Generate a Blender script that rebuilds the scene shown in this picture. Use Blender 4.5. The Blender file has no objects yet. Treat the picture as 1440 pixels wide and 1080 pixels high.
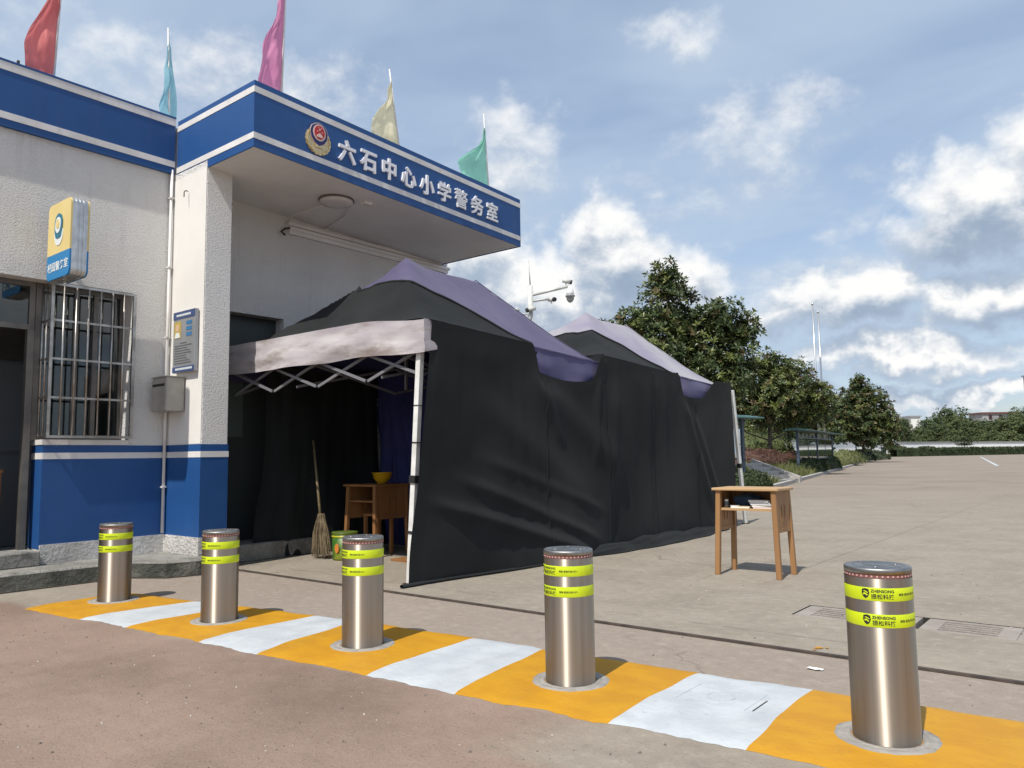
import bpy, bmesh, math, random
from mathutils import Vector, Matrix, noise as mnoise
random.seed(7)
R = math.radians
sc = bpy.context.scene
COL = sc.collection

# ------------------------------------------------------------------ camera
CAM_H, F_PX = 1.0, 1085.0
pitch, roll, yaw = math.atan(102 / F_PX), 0.0144, R(38.8)
fw = Vector((-math.sin(yaw) * math.cos(pitch), math.cos(yaw) * math.cos(pitch), math.sin(pitch)))
r0 = Vector((math.cos(yaw), math.sin(yaw), 0)); u0 = r0.cross(fw)
rt = r0 * math.cos(roll) - u0 * math.sin(roll); up = u0 * math.cos(roll) + r0 * math.sin(roll)
cd = bpy.data.cameras.new('camera'); cam = bpy.data.objects.new('camera', cd); COL.objects.link(cam)
cam.matrix_world = Matrix(((rt.x, up.x, -fw.x, 0), (rt.y, up.y, -fw.y, 0), (rt.z, up.z, -fw.z, CAM_H), (0, 0, 0, 1)))
cd.sensor_width = 36; cd.lens = F_PX / 1440 * 36; cd.clip_start = 0.05; cd.clip_end = 3000
sc.camera = cam

# ------------------------------------------------------------------ world, sun, exposure
SUN_EL, SUN_OFF = R(56), R(9)            # sun stands over -Y, a little to +X
sdir = Vector((math.sin(SUN_OFF) * math.cos(SUN_EL), -math.cos(SUN_OFF) * math.cos(SUN_EL), math.sin(SUN_EL)))
sl = bpy.data.lights.new('sun', 'SUN'); sl.energy = 3.5; sl.angle = R(0.6); sl.color = (1, 0.95, 0.87)
sun = bpy.data.objects.new('sun', sl); COL.objects.link(sun)
sun.rotation_euler = (-sdir).to_track_quat('-Z', 'Y').to_euler()
sc.view_settings.view_transform = 'Standard'; sc.view_settings.look = 'None'
sc.view_settings.exposure = 0.42; sc.view_settings.gamma = 1.0; sc.view_settings.use_curve_mapping = False


class NT:
    """tiny node-graph helper"""
    def __init__(s, tree): s.t = tree
    def n(s, typ, **kw):
        nd = s.t.nodes.new(typ)
        for k, v in kw.items():
            setattr(nd, k, v)
        return nd
    def put(s, sock, v):
        if isinstance(v, bpy.types.NodeSocket): s.t.links.new(v, sock)
        elif v is not None:
            if hasattr(sock.default_value, '__len__') and len(sock.default_value) == 4 and len(v) == 3: v = (*v, 1)
            sock.default_value = v
    def m(s, op, a, b=None, c=None, clamp=False):
        nd = s.n('ShaderNodeMath', operation=op, use_clamp=clamp)
        for i, v in enumerate((a, b, c)):
            if v is not None: s.put(nd.inputs[i], v)
        return nd.outputs[0]
    def v(s, op, a, b=None, scale=None):
        nd = s.n('ShaderNodeVectorMath', operation=op)
        s.put(nd.inputs[0], a)
        if b is not None: s.put(nd.inputs[1], b)
        if scale is not None: s.put(nd.inputs[3], scale)
        return nd.outputs['Value'] if op in ('DOT_PRODUCT', 'LENGTH') else nd.outputs[0]
    def noise(s, vec, scale, detail=4, rough=0.55, color=False, dist=0.0):
        nd = s.n('ShaderNodeTexNoise'); s.put(nd.inputs['Vector'], vec)
        nd.inputs['Scale'].default_value = scale; nd.inputs['Detail'].default_value = detail
        nd.inputs['Roughness'].default_value = rough; nd.inputs['Distortion'].default_value = dist
        return nd.outputs['Color' if color else 'Fac']
    def ss(s, x, a, b, lo=0.0, hi=1.0):
        nd = s.n('ShaderNodeMapRange', interpolation_type='SMOOTHSTEP')
        for i, v in enumerate((x, a, b, lo, hi)): s.put(nd.inputs[i], v)
        return nd.outputs[0]
    def mix(s, f, a, b, mode='MIX'):
        nd = s.n('ShaderNodeMix', data_type='RGBA', blend_type=mode)
        s.put(nd.inputs[0], f); s.put(nd.inputs[6], a); s.put(nd.inputs[7], b)
        return nd.outputs[2]
    def xyz(s, vec):
        nd = s.n('ShaderNodeSeparateXYZ'); s.put(nd.inputs[0], vec); return nd.outputs
    def comb(s, x, y, z):
        nd = s.n('ShaderNodeCombineXYZ')
        for i, v in enumerate((x, y, z)): s.put(nd.inputs[i], v)
        return nd.outputs[0]


W = bpy.data.worlds.new('World'); sc.world = W; W.use_nodes = True
wt = W.node_tree; wt.nodes.clear(); g = NT(wt)
skyn = g.n('ShaderNodeTexSky', sky_type='NISHITA', sun_disc=False)
skyn.sun_elevation = SUN_EL; skyn.sun_rotation = math.atan2(sdir.x, sdir.y)
skyn.altitude = 100; skyn.air_density = 1.0; skyn.dust_density = 1.6; skyn.ozone_density = 1.5
bg_sky = g.n('ShaderNodeBackground'); bg_sky.inputs[1].default_value = 0.12
wt.links.new(skyn.outputs[0], bg_sky.inputs[0])
dirv = g.v('NORMALIZE', g.n('ShaderNodeTexCoord').outputs['Generated'])

def azel(az, el):
    a, e = R(az), R(el)
    return Vector((math.cos(e) * math.sin(a), math.cos(e) * math.cos(a), math.sin(e)))
# cumulus heaps: azimuth (deg, 0 = +Y, positive to +X), elevation, half width, height above / below, weight
HEAPS = [(-30.8, 14.0, 4.6, 5.6, 5.5, 1.0), (-36.5, 11.5, 6.5, 4.6, 6, 1.0), (-26.5, 12.0, 4.6, 4.2, 6, .95), (-42, 14, 5, 3.4, 4, .8),
         (-38.8, 21.5, 3.6, 3.4, 4.5, .40), (-64, 25, 9, 3.2, 3, .24), (-53.5, 25, 5, 3, 3, .28),
         (-26, 28.4, 3.6, 1.9, 1.8, .30), (-19.5, 21.6, 5.5, 2.6, 3.0, .26),
         (-6.8, 14.5, 5.2, 5.2, 3.6, 1.0), (-1.5, 16.0, 6, 6, 4.5, .95), (-14.5, 10.0, 7, 3.6, 3.0, 1.0), (-5.0, 9.6, 6, 3.0, 2.6, .9),
         (-12, 6.0, 10, 1.9, 1.6, .8), (2.5, 7.5, 8, 3, 2, .9), (-9, 3.4, 11, 1.0, .8, .75), (-20, 4.0, 5, 1.2, 1.0, .7),
         (24, 14, 14, 5, 3, .9), (60, 10, 18, 5, 3, .9), (120, 14, 24, 6, 4, .9), (-165, 15, 24, 6, 4, .9), (-110, 16, 18, 6, 5, .8)]
def to_azel(w):
    x_, y_, z_ = g.xyz(w)
    return g.m('ARCTAN2', x_, y_), g.m('ARCSINE', z_)
def heaps(az_, el_):
    tot = None
    for az, el, a, bu, bd, wt_ in HEAPS:
        k = math.cos(R(el)) / R(a)
        qx = g.m('MULTIPLY_ADD', az_, k, -R(az) * k)
        qy = g.m('MULTIPLY_ADD', el_, 1 / R(bu), -R(el) / R(bu))
        qy = g.m('MAXIMUM', qy, g.m('MULTIPLY', qy, -bu / bd))
        val = g.m('MULTIPLY_ADD', g.m('MULTIPLY_ADD', qx, qx, g.m('MULTIPLY', qy, qy)), -wt_, wt_)
        tot = val if tot is None else g.m('MAXIMUM', tot, val)
    return tot
w1 = g.v('SUBTRACT', g.noise(dirv, 8.0, 2, .5, True), (0.5, 0.5, 0.5))
w2 = g.v('SUBTRACT', g.noise(dirv, 30.0, 3, .6, True), (0.5, 0.5, 0.5))
warp = g.v('ADD', dirv, g.v('ADD', g.v('SCALE', w1, scale=0.11), g.v('SCALE', w2, scale=0.05)))
low = g.m('MULTIPLY_ADD', g.noise(g.v('MULTIPLY', dirv, (1, 1, 2.8)), 5.5, 4, .6), 2.0, -1.0)
low = g.m('SUBTRACT', low, g.ss(g.xyz(dirv)[2], .16, .5, 0.0, .62))
UPV = (0.0, -0.010, 0.030)
def density(az_, el_, p):
    fine = g.noise(g.v('MULTIPLY', p, (1, 1, 1.5)), 17.0, 5, .62)
    return g.m('MULTIPLY_ADD', fine, 1.0, g.m('SUBTRACT', g.m('MAXIMUM', g.m('MAXIMUM', heaps(az_, el_), low), -0.5), .50))
wa, we = to_azel(warp)
d0 = density(wa, we, dirv)
d1 = density(wa, g.m('ADD', we, .031), g.v('ADD', dirv, UPV))
alpha = g.ss(d0, -0.20, 0.66)
lit = g.ss(g.m('SUBTRACT', d0, d1), -0.36, 0.48)
thick = g.ss(d0, .10, 1.0)
ccol = g.mix(lit, (0.44, 0.535, 0.665), (0.95, 0.95, 0.94))
ccol = g.mix(g.m('MULTIPLY', thick, g.m('SUBTRACT', 1.0, lit)), ccol, (0.30, 0.385, 0.505))
# thin high veil, seen as through a flat layer overhead
xs, ys, zs = g.xyz(dirv)
zc = g.m('ADD', g.m('MAXIMUM', zs, 0.0), 0.12)
plan = g.comb(g.m('DIVIDE', xs, zc), g.m('DIVIDE', ys, zc), 0.0)
veil = g.ss(g.noise(g.v('MULTIPLY', plan, (0.7, 1.3, 1)), 1.1, 4, .55, dist=.5), .26, .70, 0.34, .90)
bg_v = g.n('ShaderNodeBackground'); g.put(bg_v.inputs[0], (0.43, 0.53, 0.665)); bg_v.inputs[1].default_value = 0.88
bg_c = g.n('ShaderNodeBackground'); g.put(bg_c.inputs[0], ccol); bg_c.inputs[1].default_value = 0.79
m1 = g.n('ShaderNodeMixShader'); g.put(m1.inputs[0], veil); wt.links.new(bg_sky.outputs[0], m1.inputs[1]); wt.links.new(bg_v.outputs[0], m1.inputs[2])
m2 = g.n('ShaderNodeMixShader'); g.put(m2.inputs[0], alpha); wt.links.new(m1.outputs[0], m2.inputs[1]); wt.links.new(bg_c.outputs[0], m2.inputs[2])
wo = g.n('ShaderNodeOutputWorld'); wt.links.new(m2.outputs[0], wo.inputs[0])
try:
    W.cycles.sampling_method = 'MANUAL'; W.cycles.sample_map_resolution = 256
except Exception: pass
sc.cycles.max_bounces = 7; sc.cycles.diffuse_bounces = 3; sc.cycles.glossy_bounces = 3; sc.cycles.transparent_max_bounces = 8

# ------------------------------------------------------------------ materials
MATS = {}
def mat(name, color, rough=0.7, metal=0.0, color2=None, scale=4.0, lo=.35, hi=.65, bump=0.0, bscale=60.0, bdist=0.01,
        stretch=(1, 1, 1), spec=0.5, aniso=0.0, dirt=None, dscale=1.2, dlo=.5, dhi=.75, streak=None, sheen=0.0, coat=0.0, detail=5, rvar=0.0):
    if name in MATS: return MATS[name]
    m = bpy.data.materials.new(name); m.use_nodes = True
    h = NT(m.node_tree); b = m.node_tree.nodes['Principled BSDF']
    pos = h.n('ShaderNodeTexCoord').outputs['Object']
    p2 = h.v('MULTIPLY', pos, stretch)
    col = (*color, 1) if len(color) == 3 else color
    if color2 is not None:
        col = h.mix(h.ss(h.noise(p2, scale, detail), lo, hi), col, (*color2, 1))
    if dirt is not None:
        col = h.mix(h.ss(h.noise(p2, dscale, 6, .65), dlo, dhi), col, (*dirt, 1))
    if streak is not None:
        sk = h.m('MULTIPLY', h.ss(h.noise(h.v('MULTIPLY', pos, (1, 1, .05)), 9.0, 5, .65), .50, .80), h.ss(h.noise(pos, 1.1, 3), .40, .62))
        col = h.mix(h.m('MULTIPLY', sk, streak[1]), col, (*streak[0], 1))
    h.put(b.inputs['Base Color'], col)
    b.inputs['Roughness'].default_value = rough; b.inputs['Metallic'].default_value = metal
    if rvar: h.put(b.inputs['Roughness'], h.ss(h.noise(p2, scale * 2, 5), .3, .7, rough - rvar, rough + rvar))
    b.inputs['Specular IOR Level'].default_value = spec
    b.inputs['Anisotropic'].default_value = aniso
    b.inputs['Sheen Weight'].default_value = sheen; b.inputs['Coat Weight'].default_value = coat
    if bump:
        bp = h.n('ShaderNodeBump'); bp.inputs['Strength'].default_value = bump; bp.inputs['Distance'].default_value = bdist
        h.put(bp.inputs['Height'], h.noise(p2, bscale, 6, .6)); m.node_tree.links.new(bp.outputs[0], b.inputs['Normal'])
    MATS[name] = m
    return m
def glass_mat(name, tint=(0.55, 0.6, 0.6), dark=0.5):
    m = bpy.data.materials.new(name); m.use_nodes = True; h = NT(m.node_tree); m.node_tree.nodes.clear()
    gl = h.n('ShaderNodeBsdfGlossy'); gl.inputs['Roughness'].default_value = 0.03
    tr = h.n('ShaderNodeBsdfTransparent'); h.put(tr.inputs[0], tint)
    fr = h.n('ShaderNodeFresnel'); fr.inputs[0].default_value = 1.5
    mx = h.n('ShaderNodeMixShader'); h.put(mx.inputs[0], h.m('MULTIPLY_ADD', fr.outputs[0], 0.9, 0.04))
    m.node_tree.links.new(tr.outputs[0], mx.inputs[1]); m.node_tree.links.new(gl.outputs[0], mx.inputs[2])
    o = h.n('ShaderNodeOutputMaterial'); m.node_tree.links.new(mx.outputs[0], o.inputs[0])
    return m
def cloth_mat(name, c1, c2, weave=420, rough=.85, transl=0.0, **kw):
    m = mat(name, c1, rough, color2=c2, sheen=.15, spec=.2, bump=.25, bscale=weave, bdist=.002, **kw)
    if transl:
        t = m.node_tree; h = NT(t); b = t.nodes['Principled BSDF']; out = [n for n in t.nodes if n.type == 'OUTPUT_MATERIAL'][0]
        tl = h.n('ShaderNodeBsdfTranslucent'); h.put(tl.inputs[0], c1)
        mx = h.n('ShaderNodeMixShader'); mx.inputs[0].default_value = transl
        t.links.new(b.outputs[0], mx.inputs[1]); t.links.new(tl.outputs[0], mx.inputs[2]); t.links.new(mx.outputs[0], out.inputs[0])
    return m

PLASTER = mat('white_plaster', (.86, .845, .815), .9, streak=((.42, .40, .37), .5), color2=(.80, .785, .755), scale=1.3, bump=1.0, bscale=70, bdist=.028, dirt=(.62, .60, .57), dscale=1.6, dlo=.60, dhi=.85)
PLINTH = mat('plinth_plaster', (.70, .68, .65), .9, color2=(.52, .50, .47), scale=3, bump=1.0, bscale=30, bdist=.03, dirt=(.33, .31, .29), dscale=3, dlo=.58, dhi=.8)
SOFFIT = mat('soffit_plaster', (.81, .80, .78), .9, color2=(.74, .73, .71), scale=1.4, bump=.5, bscale=40, bdist=.008)
BLUE = mat('blue_paint', (.010, .068, .225), .55, streak=((.05, .09, .20), .5), color2=(.013, .078, .25), scale=2, bump=.3, bscale=70, bdist=.006, dirt=(.03, .07, .21), dscale=2.5, dlo=.6, dhi=.9)
WSTRIPE = mat('white_stripe_paint', (.74, .72, .70), .7, streak=((.36, .34, .31), .6), color2=(.62, .60, .58), scale=3, bump=.3, bscale=70, bdist=.006)
STEEL = mat('brushed_steel', (.50, .45, .385), .47, 1.0, color2=(.42, .37, .31), scale=40, stretch=(1, 1, .02), lo=.25, hi=.75, aniso=.96)
_t = NT(STEEL.node_tree); _tg = _t.n('ShaderNodeTangent', direction_type='RADIAL', axis='Z')
_b = STEEL.node_tree.nodes['Principled BSDF']; STEEL.node_tree.links.new(_tg.outputs[0], _b.inputs['Tangent']); _b.inputs['Anisotropic Rotation'].default_value = 0.25
STEELTOP = mat('steel_top', (.34, .335, .325), .45, 1.0, color2=(.27, .265, .255), scale=30, aniso=.3)
BARSTEEL = mat('grille_steel', (.50, .48, .45), .38, 1.0, color2=(.34, .31, .28), scale=9, dirt=(.20, .14, .10), dscale=5, dlo=.6, dhi=.8)
YELLOWTAPE = mat('fluorescent_tape', (.60, .72, .008), .45, color2=(.54, .67, .012), scale=20)
INK = mat('black_ink', (.015, .015, .015), .6)
REDLED = mat('red_led_band', (.20, .085, .075), .5)
LEDDOT = mat('red_led_lens', (.60, .34, .32), .35)
YPAINT = mat('yellow_road_paint', (.52, .255, .004), .6, color2=(.47, .218, .004), scale=5, stretch=(1, 1.5, 1), bump=.6, bscale=38, bdist=.006, dirt=(.45, .25, .06), dscale=2.2, dlo=.68, dhi=.95)
WPAINT = mat('white_road_paint', (.50, .525, .54), .62, color2=(.43, .455, .475), scale=6, bump=.6, bscale=38, bdist=.006, dirt=(.40, .40, .39), dscale=3.5, dlo=.55, dhi=.9)
CONC = mat('kerb_concrete', (.31, .30, .27), .92, color2=(.22, .21, .19), scale=4, bump=1.0, bscale=28, bdist=.03, dirt=(.11, .11, .10), dscale=3.2, dlo=.5, dhi=.72)
CONCL = mat('pale_concrete', (.42, .40, .37), .92, color2=(.33, .31, .28), scale=6, bump=.6, bscale=60, bdist=.01)
IRON = mat('rusty_rail', (.10, .075, .06), .75, .3, color2=(.055, .045, .04), scale=8, bump=.4, bscale=60)
DARKVOID = mat('drain_inside', (.03, .03, .028), .95)
WOOD = mat('desk_wood', (.36, .19, .075), .55, streak=((.16, .09, .05), .6), color2=(.26, .13, .05), scale=7, stretch=(1, 1, .09), lo=.3, hi=.7, bump=.12, bscale=50)
WOODTOP = mat('desk_top_wood', (.52, .34, .17), .55, color2=(.42, .26, .12), scale=7, stretch=(.12, 1, 1), lo=.3, hi=.7, bump=.1, bscale=50)
WOODDK = mat('dark_desk_wood', (.30, .14, .05), .55, color2=(.22, .10, .035), scale=7, stretch=(1, 1, .09))
POSTW = mat('white_tent_steel', (.76, .76, .74), .4, color2=(.62, .61, .58), scale=6)
BARGREY = mat('grey_frame_steel', (.22, .22, .235), .5, .2)
BLACKP = mat('black_plastic', (.02, .02, .02), .5)
NET = cloth_mat('black_shade_cloth', (.0155, .0172, .0178), (.022, .0245, .025), 260, .9, scale=1.1)
NET.node_tree.nodes['Principled BSDF'].inputs['Sheen Weight'].default_value = 0.03; NET.node_tree.nodes['Principled BSDF'].inputs['Specular IOR Level'].default_value = .12
NAVY = cloth_mat('navy_tarp', (.024, .028, .115), (.034, .04, .155), 300, .6, scale=1.5)
PURPLE = cloth_mat('faded_purple_fabric', (.080, .070, .142), (.112, .100, .176), 400, .75, scale=1.0, transl=.12)
LAVEND = cloth_mat('bleached_lavender_fabric', (.40, .385, .41), (.28, .255, .34), 400, .75, scale=.9, transl=.12, stretch=(1, 1, 1.2))
VIOLETV = cloth_mat('violet_valance_fabric', (.062, .058, .145), (.088, .082, .18), 400, .7, scale=1.4)
PALEV = cloth_mat('bleached_valance_fabric', (.50, .475, .475), (.38, .34, .365), 400, .8, scale=2.6, stretch=(.7, 1, 3), dirt=(.22, .175, .155), dscale=2.0, dlo=.48, dhi=.74)
GLASS = glass_mat('clear_glass', (.6, .66, .66))
GLASSG = glass_mat('green_glass', (.55, .72, .62))

def ground_material():
    m = bpy.data.materials.new('worn_concrete_yard'); m.use_nodes = True; h = NT(m.node_tree); b = m.node_tree.nodes['Principled BSDF']
    pos = h.n('ShaderNodeNewGeometry').outputs['Position']; x, y, z = h.xyz(pos)
    n_big = h.noise(pos, .35, 5, .6); n_mid = h.noise(pos, 1.7, 6, .62); n_fine = h.noise(pos, 14, 6, .65); n_grit = h.noise(pos, 90, 3, .6)
    conc = h.mix(h.ss(n_mid, .35, .68), (.295, .258, .208), (.248, .214, .172))
    far = h.mix(h.ss(n_big, .38, .64), (.272, .225, .182), (.228, .187, .149))
    conc = h.mix(h.ss(y, 8.0, 26.0), conc, far)
    # streaky darker wear running across the yard
    st = h.ss(h.noise(h.v('MULTIPLY', pos, (.22, 1.4, 1)), .9, 6, .65, dist=.8), .52, .74)
    conc = h.mix(h.m('MULTIPLY', st, .35), conc, (.215, .186, .16))
    # dusty red-brown road in front of the paint
    edge = h.m('SUBTRACT', h.m('MULTIPLY_ADD', x, .098, 2.80), y)
    edge = h.m('MULTIPLY_ADD', h.m('SUBTRACT', n_mid, .5), .25, edge)
    red = h.mix(h.ss(n_mid, .3, .7), (.285, .205, .160), (.238, .170, .132))
    red = h.mix(h.ss(h.noise(pos, .8, 5, .6), .45, .72), red, (.185, .128, .098))
    fr = h.ss(edge, .0, .12)
    # bare concrete apron at the right
    ap = h.m('MULTIPLY', h.ss(h.m('ADD', x, h.m('MULTIPLY', h.m('SUBTRACT', n_mid, .5), .5)), -1.95, -1.55), h.ss(h.m('ADD', y, h.m('MULTIPLY', h.m('SUBTRACT', n_big, .5), .6)), 2.0, 2.12))
    fr = h.m('MULTIPLY', fr, h.m('SUBTRACT', 1.0, h.m('MULTIPLY', ap, .9)))
    col = h.mix(fr, conc, red)
    # pinkish strip between paint and rail
    mid = h.m('MULTIPLY', h.ss(y, 2.6, 2.9), h.ss(y, 4.03, 3.97))
    col = h.mix(h.m('MULTIPLY', mid, .6), col, (.285, .228, .192))
    # slab joints and hairline cracks
    vor = h.n('ShaderNodeTexVoronoi', feature='DISTANCE_TO_EDGE'); h.put(vor.inputs['Vector'], h.v('ADD', pos, h.v('SCALE', h.noise(pos, 1.2, 4, .6, True), scale=.9))); vor.inputs['Scale'].default_value = .33
    crack = h.ss(vor.outputs['Distance'], .0, .007, 1.0, 0.0)
    crack = h.m('MULTIPLY', h.m('MULTIPLY', crack, h.ss(n_big, .45, .6)), h.m('SUBTRACT', 1.0, fr))
    col = h.mix(h.m('MULTIPLY', crack, .3), col, (.08, .07, .062))
    wob = h.m('MULTIPLY', h.m('SUBTRACT', n_mid, .5), .05)
    jx = h.m('ABSOLUTE', h.m('SUBTRACT', h.m('FRACT', h.m('DIVIDE', h.m('ADD', h.m('ADD', x, wob), 101.3), 4.5)), .5))
    jy = h.m('ABSOLUTE', h.m('SUBTRACT', h.m('FRACT', h.m('DIVIDE', h.m('ADD', h.m('ADD', y, wob), 99.1), 5.0)), .5))
    jt = h.m('MULTIPLY', h.m('MAXIMUM', h.ss(jx, .4968, .4990), h.ss(jy, .4968, .4990)), h.ss(y, 5.6, 6.2))
    seam = h.m('MULTIPLY', h.ss(h.m('ABSOLUTE', h.m('SUBTRACT', h.m('ADD', y, wob), 4.34)), .004, .012, 1.0, 0.0), h.ss(n_mid, .38, .5))
    col = h.mix(h.m('MULTIPLY', h.m('MAXIMUM', jt, seam), .5), col, (.12, .105, .09))
    oil = h.m('MULTIPLY', h.ss(h.noise(pos, .55, 5, .7), .60, .74), h.m('SUBTRACT', 1.0, h.m('MULTIPLY', fr, .8)))
    col = h.mix(h.m('MULTIPLY', oil, .38), col, (.125, .108, .094))
    # pebbles and dark specks, light grit
    vp = h.n('ShaderNodeTexVoronoi'); h.put(vp.inputs['Vector'], pos); vp.inputs['Scale'].default_value = 75
    peb = h.ss(vp.outputs['Distance'], .10, .22, 1.0, 0.0)
    sel = h.m('GREATER_THAN', h.noise(pos, 31, 2), .56)
    col = h.mix(h.m('MULTIPLY', h.m('MULTIPLY', peb, sel), h.m('MULTIPLY_ADD', fr, .5, .12)), col, (.10, .085, .078))
    col = h.mix(h.m('MULTIPLY', h.ss(n_fine, .48, .75), h.m('MULTIPLY_ADD', fr, -.40, .5)), col, (.40, .352, .288))
    col = h.mix(h.ss(n_fine, .25, .47, .35, 0.0), col, (.15, .127, .11))
    col = h.mix(h.ss(n_grit, .55, .75, 0.0, .4), col, (.38, .325, .285))
    col = h.mix(h.ss(n_grit, .25, .45, .45, 0.0), col, (.13, .11, .097))
    h.put(b.inputs['Base Color'], col); b.inputs['Roughness'].default_value = .93; b.inputs['Specular IOR Level'].default_value = .25
    bp = h.n('ShaderNodeBump'); bp.inputs['Strength'].default_value = .7; bp.inputs['Distance'].default_value = .012
    hh = h.m('ADD', h.m('MULTIPLY', n_fine, .8), h.m('ADD', h.m('MULTIPLY', n_grit, .35), h.m('MULTIPLY', peb, h.m('MULTIPLY', fr, .35))))
    hh = h.m('SUBTRACT', hh, crack)
    h.put(bp.inputs['Height'], hh); m.node_tree.links.new(bp.outputs[0], b.inputs['Normal'])
    return m
GROUND = ground_material()

def leaf_mat(name, c1, c2, rough=.4, transl=.25, scale=1.2):
    m = bpy.data.materials.new(name); m.use_nodes = True; t = m.node_tree; h = NT(t); b = t.nodes['Principled BSDF']
    gm = h.n('ShaderNodeNewGeometry'); rnd = gm.outputs['Random Per Island']
    pos = h.n('ShaderNodeTexCoord').outputs['Object']
    f = h.m('ADD', h.m('MULTIPLY', rnd, .7), h.m('MULTIPLY', h.noise(pos, scale, 3), .4), clamp=True)
    col = h.mix(f, c1, c2); h.put(b.inputs['Base Color'], col); b.inputs['Roughness'].default_value = rough; b.inputs['Specular IOR Level'].default_value = .4
    tl = h.n('ShaderNodeBsdfTranslucent'); h.put(tl.inputs[0], col)
    mx = h.n('ShaderNodeMixShader'); mx.inputs[0].default_value = transl
    out = [n for n in t.nodes if n.type == 'OUTPUT_MATERIAL'][0]
    t.links.new(b.outputs[0], mx.inputs[1]); t.links.new(tl.outputs[0], mx.inputs[2]); t.links.new(mx.outputs[0], out.inputs[0])
    return m
LEAF_D = leaf_mat('magnolia_leaf_dark', (.034, .056, .019), (.088, .12, .042))
LEAF_M = leaf_mat('magnolia_leaf_fresh', (.11, .145, .038), (.19, .21, .06))
LEAF_R = leaf_mat('magnolia_leaf_rust', (.10, .078, .034), (.15, .12, .05))
FAR_A = leaf_mat('far_leaf_dark', (.040, .062, .026), (.085, .115, .048), .7)
FAR_B = leaf_mat('far_leaf_fresh', (.075, .105, .035), (.14, .165, .062), .7)
HEDGE = leaf_mat('hedge_leaf', (.028, .045, .018), (.065, .09, .034), .7)
HEDGER = leaf_mat('red_hedge_leaf', (.105, .055, .045), (.16, .085, .058), .7)
GRASS = leaf_mat('bank_grass', (.10, .125, .038), (.20, .20, .075), .7)
BARK = mat('bark', (.10, .085, .07), .95, color2=(.06, .05, .042), scale=9, bump=.8, bscale=30, bdist=.02)
BARKW = mat('limewashed_bark', (.46, .43, .38), .95, color2=(.34, .31, .27), scale=9)
SOIL = mat('bed_soil', (.11, .10, .05), .97, color2=(.085, .095, .04), scale=2.5, bump=.6, bscale=20, bdist=.03)

for _m, _c in ((YPAINT, (.30, .17, .03)), (WPAINT, (.33, .33, .32))):
    _h = NT(_m.node_tree); _b = _m.node_tree.nodes['Principled BSDF']; _src = _b.inputs['Base Color'].links[0].from_socket
    _p = _h.n('ShaderNodeTexCoord').outputs['Object']
    _f = _h.m('MULTIPLY', _h.ss(_h.noise(_h.v('MULTIPLY', _p, (1.6, .35, 1)), 2.2, 6, .65), .50, .78), .38)
    _sp = _h.m('MULTIPLY', _h.ss(_h.noise(_p, 24, 5, .7), .60, .72), .55)
    _h.put(_b.inputs['Base Color'], _h.mix(_h.m('MAXIMUM', _f, _sp), _src, _c))

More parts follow.
